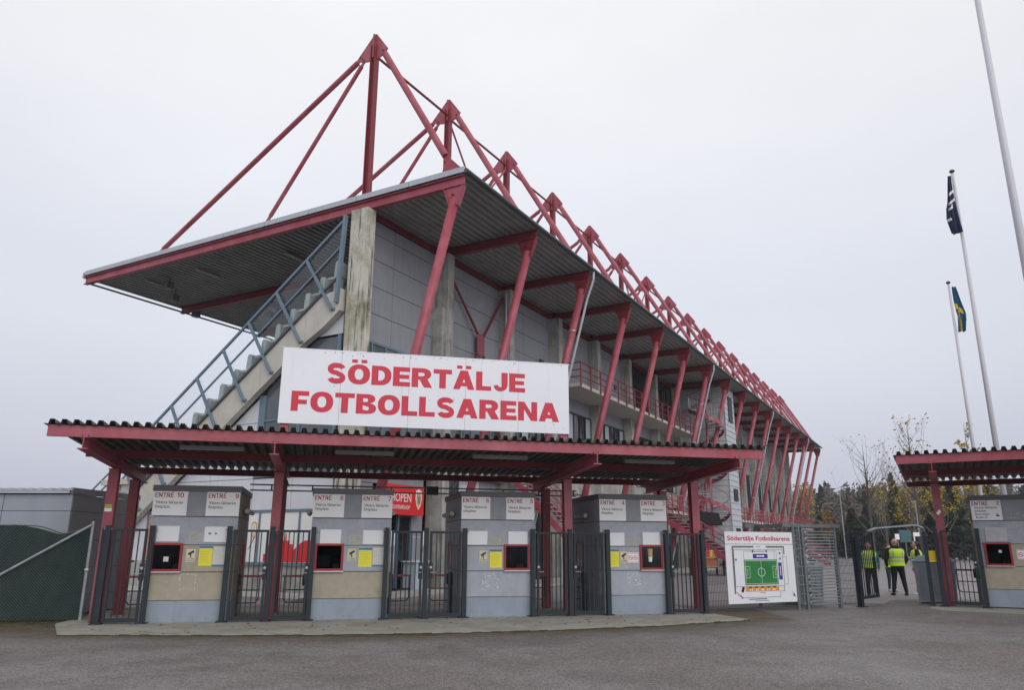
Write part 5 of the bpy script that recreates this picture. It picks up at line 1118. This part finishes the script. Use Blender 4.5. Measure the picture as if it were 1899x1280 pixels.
    if vest:
        vb = MB(); ring = []; zs_ = [.92, .98, 1.04, 1.10, 1.16, 1.22, 1.28, 1.34, 1.40, 1.45, 1.49]; wx = [.205, .20, .195, .192, .193, .198, .205, .212, .215, .19, .10]; wy = [.16, .155, .15, .148, .15, .155, .158, .155, .145, .12, .08]
        n_ = 28; vs = []
        for z, a, c_ in zip(zs_, wx, wy):
            for i in range(n_): th = 2*math.pi*i/n_; vs.append((a*bulk*1.03*math.copysign(abs(math.cos(th))**.8, math.cos(th)), c_*bulk*1.05*math.copysign(abs(math.sin(th))**.9, math.sin(th)), z+.004*math.sin(3*th)))
        vb.v = vs
        for j in range(len(zs_)-1):
            for i in range(n_):
                th = 2*math.pi*(i+.5)/n_; z = (zs_[j]+zs_[j+1])/2
                if abs(math.cos(th)) > .93 and 1.28 < z < 1.47: continue
                strp = (1.0 < z < 1.04+.001 and False) or j in (2, 4)
                vert = z > 1.2 and .45 < abs(math.cos(th)) < .66
                vb.f.append((j*n_+i, j*n_+(i+1) % n_, (j+1)*n_+(i+1) % n_, (j+1)*n_+i)); vb.mi.append(1 if strp or vert else 0)
        vb.build('hi_vis_vest', [HIV, REFL], t, off=(0, 0, 0), smooth=True)
    hairfn(t)
    eb = MB()
    for s_ in (-1, 1): eb.sphere((V['head'].x+s_*.032, V['head'].y+.088, V['head'].z+.008), .010, 8, 6)
    eb.build('eyes', RUB, t, off=(0, 0, 0))
    return t
HIV = mat('hi_vis_yellow', (.58, .85, .01), .6, var=.06); REFL = mat('reflective_tape', (.42, .44, .45), .4, .2)
SKIN = mat('skin', (.52, .30, .22), .55, var=.06); BLKC = mat('black_cloth', (.012, .012, .015), .85, var=.2); JEAN = mat('dark_blue_jeans', (.02, .045, .075), .85, var=.2); BEI = mat('beige_trousers', (.24, .22, .18), .85); WSH = mat('white_shoes', (.6, .6, .6), .5); TEAL = mat('teal_scarf', (.01, .14, .14), .8)
REDH = mat('red_brown_hair', (.12, .02, .012), .6, var=.3, scale=30); BRH = mat('dark_brown_hair', (.03, .015, .012), .6, var=.3, scale=30)
def hood(t): MB().sphere((0, -.05, 1.50), .13, 14, 8, (1.05, .8, .62)).build('hood', BLKC, t, off=(0, 0, 0), smooth=True)
def longhair(m_):
    def f(t): MB().sphere((0, -.022, 1.70), .104, 14, 10, (1, 1.02, .98)).sphere((0, -.07, 1.58), .085, 12, 8, (1.05, .7, 1.3)).build('hair', m_, t, off=(0, 0, 0), smooth=True)
    return f
def pony(m_):
    def f(t): MB().sphere((0, -.025, 1.69), .10, 14, 10, (.98, 1.02, .95)).sphere((0, -.14, 1.66), .045, 10, 8, (.9, 1, 1.3)).tube((0, -.15, 1.66), (0, -.17, 1.46), .035, .015, 8).build('hair', m_, t, off=(0, 0, 0), smooth=True)
    return f
def gpt_(px, py): 
    dx = (px-949.5)/FPX; dy = (640-py)/FPX; d_ = fw+rt*dx+upv*dy; t = -HC/d_.z; return Vector((0, 0, HC))+d_*t
pm_ = gpt_(1664, 1105); 
def hof(p, toppx): # height of a person standing at p with head top at pixel row
    best = None
    for h in np.arange(1.3, 2.2, .01):
        v = Vector((p.x, p.y, h))-Vector((0, 0, HC)); y = 640-FPX*(v.dot(upv)/v.dot(fw))
        if best is None or abs(y-toppx) < best[0]: best = (abs(y-toppx), h)
    return best[1]
person('bald man seen from behind in black clothes and a yellow hi-vis vest, legs apart', pm_.x+.12, pm_.y, R(-4), dict(kl=(-.13, .02, .5), kr=(.15, .0, .5), al=(-.20, .0, .09), ar=(.19, -.02, .09), sl=(-.22, 0, 1.41), sr=(.22, 0, 1.41), el=(-.33, .0, 1.14), er=(.33, .0, 1.14), wl=(-.27, .14, .93), wr=(.27, .14, .93)), hof(pm_, 999), (SKIN, BLKC, BLKC, RUB), hood, bulk=1.2)
pw = gpt_(1655, 1098); 
person('red-haired woman in hi-vis vest and blue jeans half hidden behind the bald man', pw.x+.02, pw.y, R(188), dict(wr=(.12, .20, 1.52), er=(.33, .12, 1.27), wl=(-.2, .1, .95)), hof(pw, 1008)*.98, (SKIN, BLKC, JEAN, WSH), longhair(REDH))
pr_ = gpt_(1697, 1104)
person('woman with dark ponytail in hi-vis vest and beige trousers facing left', pr_.x+.22, pr_.y, R(72), dict(wl=(-.2, .12, .93), wr=(.2, .06, .88), er=(.25, -.06, 1.13), al=(-.10, .09, .09), ar=(.10, -.10, .09)), hof(pr_, 1003), (SKIN, BLKC, BEI, WSH), pony(BRH), bulk=1.12)
pf = gpt_(1605, 1111)
person('person in hi-vis vest and teal scarf standing behind the bars of the open gate', pf.x+.95, pf.y+1.5, R(160), dict(), 1.80, (SKIN, TEAL, BLKC, RUB), longhair(BRH), bulk=1.12)

# ================================================================= THINGS FURTHER BACK
def lamp_post(label, px_t, py_t, Y):
    p = ray_pt(px_t, py_t, Y); t = thing('lamp_post', label, 'street lamp', WLD, p.x, Y, 0, group='slim grey lamp posts by the far car park')
    MB().tube((p.x, Y, 0), (p.x, Y, p.z), .09, .05, n=8).build('pole', GALV, t); MB().box(p.x-.45, p.x+.1, Y-.1, Y+.1, p.z, p.z+.12).build('lamp_head', GALVD, t)
lamp_post('slim lamp post on the left of the far yard, above the mesh fence', 1557, 915, 85); lamp_post('slim lamp post leaning into view left of the red column at the right', 1697, 932, 80)
lamp_post('short lamp post behind the dark shelter frame', 1650, 970, 110)
# shelter frame
sA, sB = ray_pt(1606, 985, 70), ray_pt(1716, 976, 70)
sf = thing('shelter_frame', 'dark shelter with a thin curved grey roof beyond the people', 'shelter', WLD, sA.x, 70, 0)
pts = [(sA.x-.1, 70, sA.z-.45), (sA.x+.3, 70, sA.z-.05), (sA.x+1, 70, sA.z+.18), (sB.x-.8, 70, sB.z+.02), (sB.x-.2, 70, sB.z-.2), (sB.x, 70, sB.z-.8)]
mb = MB()
for a, b in zip(pts, pts[1:]): mb.prism([a, b, (b[0], b[1], b[2]+.13), (a[0], a[1], a[2]+.13)], (0, .5, 0))
mb.build('curved_roof', GALVD, sf)
MB().box(sA.x+.3, sA.x+.4, 70, 70.1, 0, sA.z).box(sB.x-.3, sB.x-.1, 70, 70.2, 0, sB.z-.5).build('posts', DARKG, sf)
MB().box(sB.x-.3, sB.x+.3, 71, 71.5, 0, sB.z-.9).build('side_cabinet', DARKG, sf)
for i, (px, py, w, h, m_, lb) in enumerate(((1665, 996, .55, .55, STWHITE, 'small white notice on the far fence above the bald man'), (1700, 997, .6, .95, STWHITE, 'upright white notice on the far fence right of the bald man'), (1679, 995, 1.2, 1.2, mat('teal_board', (.03, .10, .11), .5), 'dark teal board on the far fence between two white notices'))):
    p = ray_pt(px, py, 78); o = thing('notice_board', lb, 'sign', WLD, p.x, 78, 0); MB().box(p.x-w/2, p.x+w/2, 78, 78.05, p.z-h/2, p.z+h/2).build('board', m_, o); MB().box(p.x-.03, p.x+.03, 78.05, 78.1, 0, p.z).build('post', GALVD, o)
# far boundary fence
ff = thing('boundary_fence', 'long dark green fence at the far edge of the yard below the trees', 'fence', WLD, 45, 135, 0)
mb = MB(); fg = mat('dark_green_fence', (.035, .045, .025), .8, var=.3, scale=.5)
fa_, fb_ = Vector((18, 146, 0)), Vector((120, 96, 0)); n_ = 52
for i in range(n_+1): p = fa_.lerp(fb_, i/n_); mb.box(p.x-.06, p.x+.06, p.y-.06, p.y+.06, 0, 2.7)
mb.build('fence_posts', fg, ff, kind='stuff')
mb = MB(); d_ = (fb_-fa_).normalized()
for i in range(680): p = fa_.lerp(fb_, i/680); mb.bar((p.x, p.y, .1), (p.x, p.y, 2.5), .07, .03)
for z in (.3, 1.3, 2.4): mb.bar(fa_+Vector((0, 0, z)), fb_+Vector((0, 0, z)), .05, .06)
mb.build('fence_slats', fg, ff, kind='stuff')
# parked car seen through the turnstile bars (simple body, glass, wheels)
def car(label, X, Y, rz, col):
    F_ = Frame(Vector((X, Y, 0)), rz); t = thing('parked_car', label, 'car', F_, 0, 0, 0)
    side = [(-2.1, .35), (-2.15, .75), (-1.9, .95), (-1.45, 1.0), (-.95, 1.42), (.55, 1.45), (1.2, 1.02), (2.0, .88), (2.15, .6), (2.1, .35)]
    MB().prism([(x, -.85, z) for x, z in side], (0, 1.7, 0)).build('body', mat('car_paint_%d' % int(X), col, .25, .3, var=.02), t)
    MB().prism([(x, -.86, z) for x, z in ((-1.25, 1.02), (-.88, 1.36), (.48, 1.38), (.98, 1.02))], (0, 1.72, 0)).build('windows', GLD, t)
    for x in (-1.3, 1.3):
        for y in (-.88, .68): w_ = MB().tube((x, y, .33), (x, y+.2, .33), .33, n=16).build('wheel', RUB, t); MB().tube((x, y-.01, .33), (x, y+.21, .33), .19, n=12).build('rim', GALV, w_)
    for y in (-.6, .6): MB().sphere((2.08, y, .68), .12, 8, 6, (.5, 1.2, .7)).build('headlight', BLIND, t)
ccar = ray_pt(1520, 1017, 105); car('dark parked car far off, seen through the full-height turnstile', ccar.x, 105, R(8), (.03, .035, .04))
ccar = ray_pt(1482, 1020, 88); car('pale silver parked car far off behind the arena map edge', ccar.x, 88, R(-10), (.45, .5, .52))
# snack stall rack with cartons left of the map
rk = ray_pt(1318, 1040, 44); RKF = Frame(Vector((rk.x, rk.y, 0)), R(20))
t = thing('wooden_rack', 'low wooden rack on dark legs left of the arena map', 'rack', RKF, 0, 0, 0)
MB().box(-.9, 1.0, 0, .8, .95, 1.02).box(-.8, .8, 0, .8, .45, .51).build('shelf', mat('pallet_wood', (.35, .22, .12), .8), t); MB().box(-.85, -.78, 0, .1, 0, .95).box(.85, .92, 0, .1, 0, .95).box(-.85, -.78, .7, .8, 0, .95).box(.85, .92, .7, .8, 0, .95).build('legs', DARKG, t)
for i, (cn, cc) in enumerate((('yellow', (.75, .5, .03)), ('orange', (.7, .18, .02)), ('red', (.5, .04, .03)), ('amber', (.72, .38, .04)), ('golden', (.7, .45, .05)), ('brown', (.3, .14, .08)))):
    o = thing('carton', '%s carton, number %s from the left on the wooden rack' % (cn, ('one', 'two', 'three', 'four', 'five', 'six')[i]), 'carton', RKF, -.75+i*.26, .1, 1.022, group='coloured cartons on the wooden rack'); MB().box(-.75+i*.26, -.75+i*.26+.22, .1, .4, 1.022, 1.30+.05*(i % 2)).build('box', mat('carton_'+cn, cc, .6), o); MB().box(-.755+i*.26, -.75+i*.26+.225, .09, .41, 1.30+.05*(i % 2), 1.33+.05*(i % 2)).build('lid', STWHITE if i % 2 else mat('carton_'+cn, cc, .6), o)
MB().box(-.6, .5, .1, .5, .512, .9).build('stacked_sack', mat('sack_brown', (.35, .12, .06), .8), t)
# black parasol folded / dark awning near the spiral stair
aw = ray_pt(1308, 960, 46); t = thing('black_parasol', 'small black awning with pale edge below the spiral staircase', 'awning', WLD, aw.x, 46, 0)
MB().prism([(aw.x-.9, 46, aw.z-.3), (aw.x+1.0, 46, aw.z-.45), (aw.x+.8, 46, aw.z+.25), (aw.x-.2, 46, aw.z+.35)], (0, 1.2, 0)).build('cover', BLKC, t); MB().box(aw.x-.04, aw.x+.04, 46.5, 46.6, 0, aw.z).build('pole', DARKG, t)

# ================================================================= TREES
def leaves(mb_pts, size, mats_idx, nm, mts, parent=None, kind=None, asp=1.0):
    P = np.asarray(mb_pts); n_ = len(P); a = rng.normal(size=(n_, 3)); a /= np.linalg.norm(a, axis=1)[:, None]; b = rng.normal(size=(n_, 3)); b -= a*(a*b).sum(1)[:, None]; b /= np.linalg.norm(b, axis=1)[:, None]
    s_ = (size*rng.uniform(.6, 1.3, n_))[:, None]; a = a*s_*asp; b = b*s_*.7
    vs = np.stack([P-a, P-b*.9, P+a, P+b], 1).reshape(-1, 3)
    me = bpy.data.meshes.new(nm); me.vertices.add(4*n_); me.vertices.foreach_set('co', vs.ravel()); me.loops.add(4*n_); me.loops.foreach_set('vertex_index', np.arange(4*n_, dtype=np.int32)); me.polygons.add(n_); me.polygons.foreach_set('loop_start', np.arange(0, 4*n_, 4, dtype=np.int32))
    for m_ in mts: me.materials.append(m_)
    me.polygons.foreach_set('material_index', np.asarray(mats_idx, dtype=np.int32)); me.update(calc_edges=True)
    o = bpy.data.objects.new(nm, me); COL.objects.link(o)
    if parent: o.parent = parent; o.location = -OFF[parent]
    if kind: o['kind'] = kind
    return o
def fol(name, col, var=.35): return mat(name, col, .9, var=var, scale=.8)
CON = [fol('conifer_dark', (.022, .035, .018)), fol('conifer_mid', (.040, .055, .026)), fol('conifer_blue', (.035, .052, .035))]
BIR = [fol('bare_twigs_brown', (.13, .105, .08)), fol('bare_twigs_grey', (.16, .145, .125))]
YLW = [fol('birch_yellow', (.50, .36, .02), .25), fol('birch_ochre', (.26, .19, .04), .3), fol('leaf_olive', (.10, .11, .02))]
TRK = mat('tree_bark', (.10, .085, .07), .9, var=.3, scale=4); TRG = mat('pale_bark', (.22, .20, .18), .9, var=.3, scale=4)
def conifer_pts(x, y, z0, h, n_, w=.22):
    q = rng.random(n_)**.7; ang = rng.random(n_)*2*np.pi; tier = np.floor(q*9)/9; fr_ = (q-tier)*9; r_ = (1-q*.96)*h*w*(.55+.45*fr_)*(.35+.65*rng.random(n_)**.5)*(1+.25*np.sin(ang*3+x))
    # q = 0 bottom -> 1 top
    zz_ = z0+h*(.08+.92*q)-r_*.25
    return np.stack([x+r_*np.cos(ang), y+r_*np.sin(ang), zz_], 1)
def crown_pts(x, y, z0, h, w, n_, clumps=14, lo=.25):
    cs = []
    for _ in range(clumps):
        q = rng.uniform(lo, 1); rad = w*math.sin(math.pi*min(.97, max(.08, (q-lo)/(1.02-lo)*.85+.12)))*rng.uniform(.2, .9); a = rng.uniform(0, 6.28); cs.append((x+rad*math.cos(a), y+rad*math.sin(a), z0+h*q))
    cs = np.array(cs); i = rng.integers(0, clumps, n_); return cs[i]+rng.normal(size=(n_, 3))*np.array([w*.20, w*.20, h*.06])
# wooded hillside: far mass
pts = []; mi = []
for _ in range(330):
    az = R(rng.uniform(6, 62)); dist = rng.uniform(165, 300); x, y = dist*math.sin(az), dist*math.cos(az); q = (dist-150)/250
    z0 = .02+6*min(1, q*2.2)**1.3*.9+9*max(0, q-.35); h = rng.uniform(8, 14)
    p = conifer_pts(x, y, z0, h*(1.15 if rng.random() < .1 else 1), 240, .24); pts.append(p); mi += [int(rng.integers(0, 3))]*240
leaves(np.concatenate(pts), .55, mi, 'conifer_wood', CON, kind='stuff')['label'] = 'far dark conifer wood on the hillside'
pts = []; mi = []
for _ in range(420):
    az = R(rng.uniform(6, 62)); dist = rng.uniform(158, 250); x, y = dist*math.sin(az), dist*math.cos(az); q = (dist-150)/250
    z0 = .02+6*min(1, q*2.2)**1.3*.9+9*max(0, q-.35); h = rng.uniform(9, 14); n_ = 330; pts.append(crown_pts(x, y, z0, h, h*.28, n_, 8, .2)); mi += [int(rng.integers(0, 2))]*n_
leaves(np.concatenate(pts), .30, mi, 'bare_birch_wood', BIR, kind='stuff', asp=2.2)['label'] = 'hazy brown mass of bare birches on the hillside'
def tree(label, px, Y, ztop, w, kind, leafn, zlow=.25, dens=1.0, grp=None, size=.16, mats_=None, probs=None):
    p = ray_pt(px, 1000, Y); x = p.x; t = thing('tree', label, 'tree', WLD, x, Y, 0, group=grp); h = ztop
    tr = MB(); tr.tube((x, Y, -.2), (x+.1, Y, h*.5), .012*h+.05, .008*h+.02, n=7)
    pth = (x+.1, Y, h*.5); tr.tube(pth, (x+.05, Y, h*.95), .008*h+.02, .01, n=6)
    lim = []
    for i in range(26 if kind != 'conifer' else 0):
        q = random.uniform(.18, .85); a = random.uniform(0, 6.28); ln = w*random.uniform(.5, 1.0)*(1.15-q*.7); b0 = Vector((x+.1*min(1, q*2), Y, h*q)); rise = random.uniform(.9, 2.2)*ln; b1 = b0+Vector((math.cos(a)*ln*.7, math.sin(a)*ln*.7, rise*.6)); b1.z = min(b1.z, h*.97); b2 = b1+Vector((math.cos(a)*ln*.3, math.sin(a)*ln*.3, rise*.6)); b2.z = min(b2.z, h*1.0)
        tr.tube(b0, b1, .006*h*(1.1-q)+.01, .015, n=5); tr.tube(b1, b2, .016, .006, n=4)
        for _ in range(7):
            c0 = b0.lerp(b2, random.uniform(.3, 1)) if random.random() < .4 else b1.lerp(b2, random.random()); c1 = c0+Vector((random.gauss(0, .25)*w*.6, random.gauss(0, .25)*w*.6, random.uniform(.15, .6)*w*.5)); tr.tube(c0, c1, .010, .004, n=3, cap=False); lim.append(c1)
    tr.build('trunk', TRG if kind == 'birch' else TRK, t)
    if kind == 'conifer': P = conifer_pts(x, Y, 0, h, leafn, w/h); ms = mats_ or CON; 
    else:
        tips = np.array([tuple(p) for p in lim if p.z > h*zlow]); grp_ = tips[rng.permutation(len(tips))[:max(8, int(len(tips)*min(1, dens+.15)))]]     # leaves cling to the twig ends
        P = grp_[rng.integers(0, len(grp_), leafn)]+rng.normal(size=(leafn, 3))*np.array([w*.07, w*.07, w*.08]); ms = mats_ or YLW
    pr_ = probs or [1/len(ms)]*len(ms)
    leaves(P, size, rng.choice(len(ms), leafn, p=pr_), 'crown', ms, t)
Z = lambda px, py, Y: ray_pt(px, py, Y).z
tree('small yellow-leaved tree beyond the far end of the grandstand', 1497, 118, Z(1497, 905, 118), 2.6, 'birch', 900, .12, .8, size=.15, probs=[.6, .3, .1])
tree('dark green pine left of the first lamp post', 1585, 112, Z(1585, 945, 112), 3.4, 'conifer', 3200, size=.34)
tree('broad dark pine right of the first lamp post', 1613, 118, Z(1613, 938, 118), 4.2, 'conifer', 3600, size=.34)
tree('low dark spruce beside the yellow birch group', 1545, 122, Z(1545, 960, 122), 3.0, 'conifer', 2600, size=.34)
tree('small orange-leaved bush against the dark pines', 1537, 116, Z(1537, 948, 116), 1.3, 'birch', 500, .1, .6, size=.2, mats_=[fol('leaf_orange', (.40, .17, .03)), YLW[1]])
tree('tall bare tree standing above the forest left of the right canopy', 1618, 95, Z(1618, 815, 95), 4.6, 'bare', 60, .3, 1, size=.12, probs=[.2, .5, .3])
tree('slender tree with a few yellow leaves above the left end of the right canopy', 1708, 92, Z(1708, 778, 92), 3.6, 'bare', 260, .3, 1.0, size=.15, probs=[.5, .4, .1])
tree('narrow pale yellow poplar rising between the flagpoles', 1818, 88, Z(1818, 770, 88), 1.5, 'birch', 900, .25, 1.4, size=.16, probs=[.4, .5, .1])
tree('birch with bright yellow patches in front of the pines', 1645, 104, Z(1645, 905, 104), 2.8, 'birch', 420, .45, .3, size=.15, probs=[.6, .25, .15])
tree('bushy yellow birch left of the red column', 1697, 98, Z(1697, 885, 98), 2.6, 'birch', 600, .45, .35, size=.15, probs=[.65, .25, .1])
tree('bushy yellow maple right of the red column under the canopy', 1745, 92, Z(1745, 868, 92), 3.6, 'birch', 1300, .5, .45, size=.15, probs=[.6, .3, .1])
tree('yellowing tree seen under the right canopy near the flagpoles', 1830, 96, Z(1830, 872, 96), 3.2, 'birch', 900, .45, .45, size=.15, probs=[.45, .4, .15])
tree('dark spruce between the yellow birch and the lamp post', 1668, 108, Z(1668, 900, 108), 4.0, 'conifer', 3400, size=.34)
tree('dark spruce behind the red column at the right', 1730, 102, Z(1730, 905, 102), 4.2, 'conifer', 3600, size=.34)
tree('dark spruce behind the ENTRÉ 2 gate', 1775, 98, Z(1775, 895, 98), 4.6, 'conifer', 4200, size=.34)
tree('dark broad spruce behind the ENTRÉ 2 booth', 1840, 100, Z(1840, 900, 100), 4.6, 'conifer', 3800, size=.34)
tree('bare young tree between the forest and the right canopy', 1660, 110, Z(1660, 860, 110), 2.6, 'bare', 120, .4, .6, size=.12, probs=[.2, .5, .3])

# ================================================================= HAZE (damp November air)
hz = bpy.data.materials.new('haze_air'); hz.use_nodes = True; hz.node_tree.nodes.clear(); ho = hz.node_tree.nodes.new('ShaderNodeOutputMaterial'); hv = hz.node_tree.nodes.new('ShaderNodeVolumePrincipled')
hv.inputs['Color'].default_value = (.86, .88, .93, 1); hv.inputs['Density'].default_value = .00055; hv.inputs['Anisotropy'].default_value = .2; hz.node_tree.links.new(hv.outputs[0], ho.inputs['Volume'])
mb = MB(); mb.box(-950, 950, -70, 1550, -1.2, 31); o = mb.build('haze', hz); o['kind'] = 'stuff'; o['label'] = 'thin damp haze over the far trees'
# ================================================================= LITTER
mb = MB(); cols_ = []
def leaf_at(x, y, z, s_):
    a = random.uniform(0, 6.28); c_, d2 = math.cos(a)*s_, math.sin(a)*s_; mb.add([(x-c_, y-d2, z), (x+d2*.6, y-c_*.6, z+s_*.3), (x+c_, y+d2, z+.002), (x-d2*.6, y+c_*.6, z+s_*.2)], [(0, 1, 2, 3)])
for _ in range(190):
    mb.m = random.choice((0, 0, 0, 1)); tx = random.uniform(-2.6, 11); p = GAT.w(tx, -random.uniform(.05, 2.2)); leaf_at(p.x, p.y, .034, random.uniform(.014, .042))
for _ in range(170):
    mb.m = random.choice((0, 0, 1, 1)); leaf_at(random.uniform(-11, -8.3), random.gauss(16.9, .35), .006, random.uniform(.015, .04))
for _ in range(150):
    mb.m = random.choice((0, 1, 2)); leaf_at(random.uniform(-9, 14), random.uniform(7, 19), .005, random.uniform(.006, .016))
for _ in range(60):
    mb.m = random.choice((0, 1)); p = RGT.w(random.uniform(15, 20), -random.uniform(-.3, 2)); leaf_at(p.x, p.y, .006 if random.random() < .5 else .105, random.uniform(.012, .03))
o = mb.build('fallen_leaves', [mat('leaf_brown', (.10, .05, .025), .9), mat('leaf_tan', (.30, .20, .07), .9), mat('grit_pale', (.45, .42, .36), .9)]); o['kind'] = 'stuff'; o['label'] = 'scattered fallen leaves and grit on the apron and asphalt'
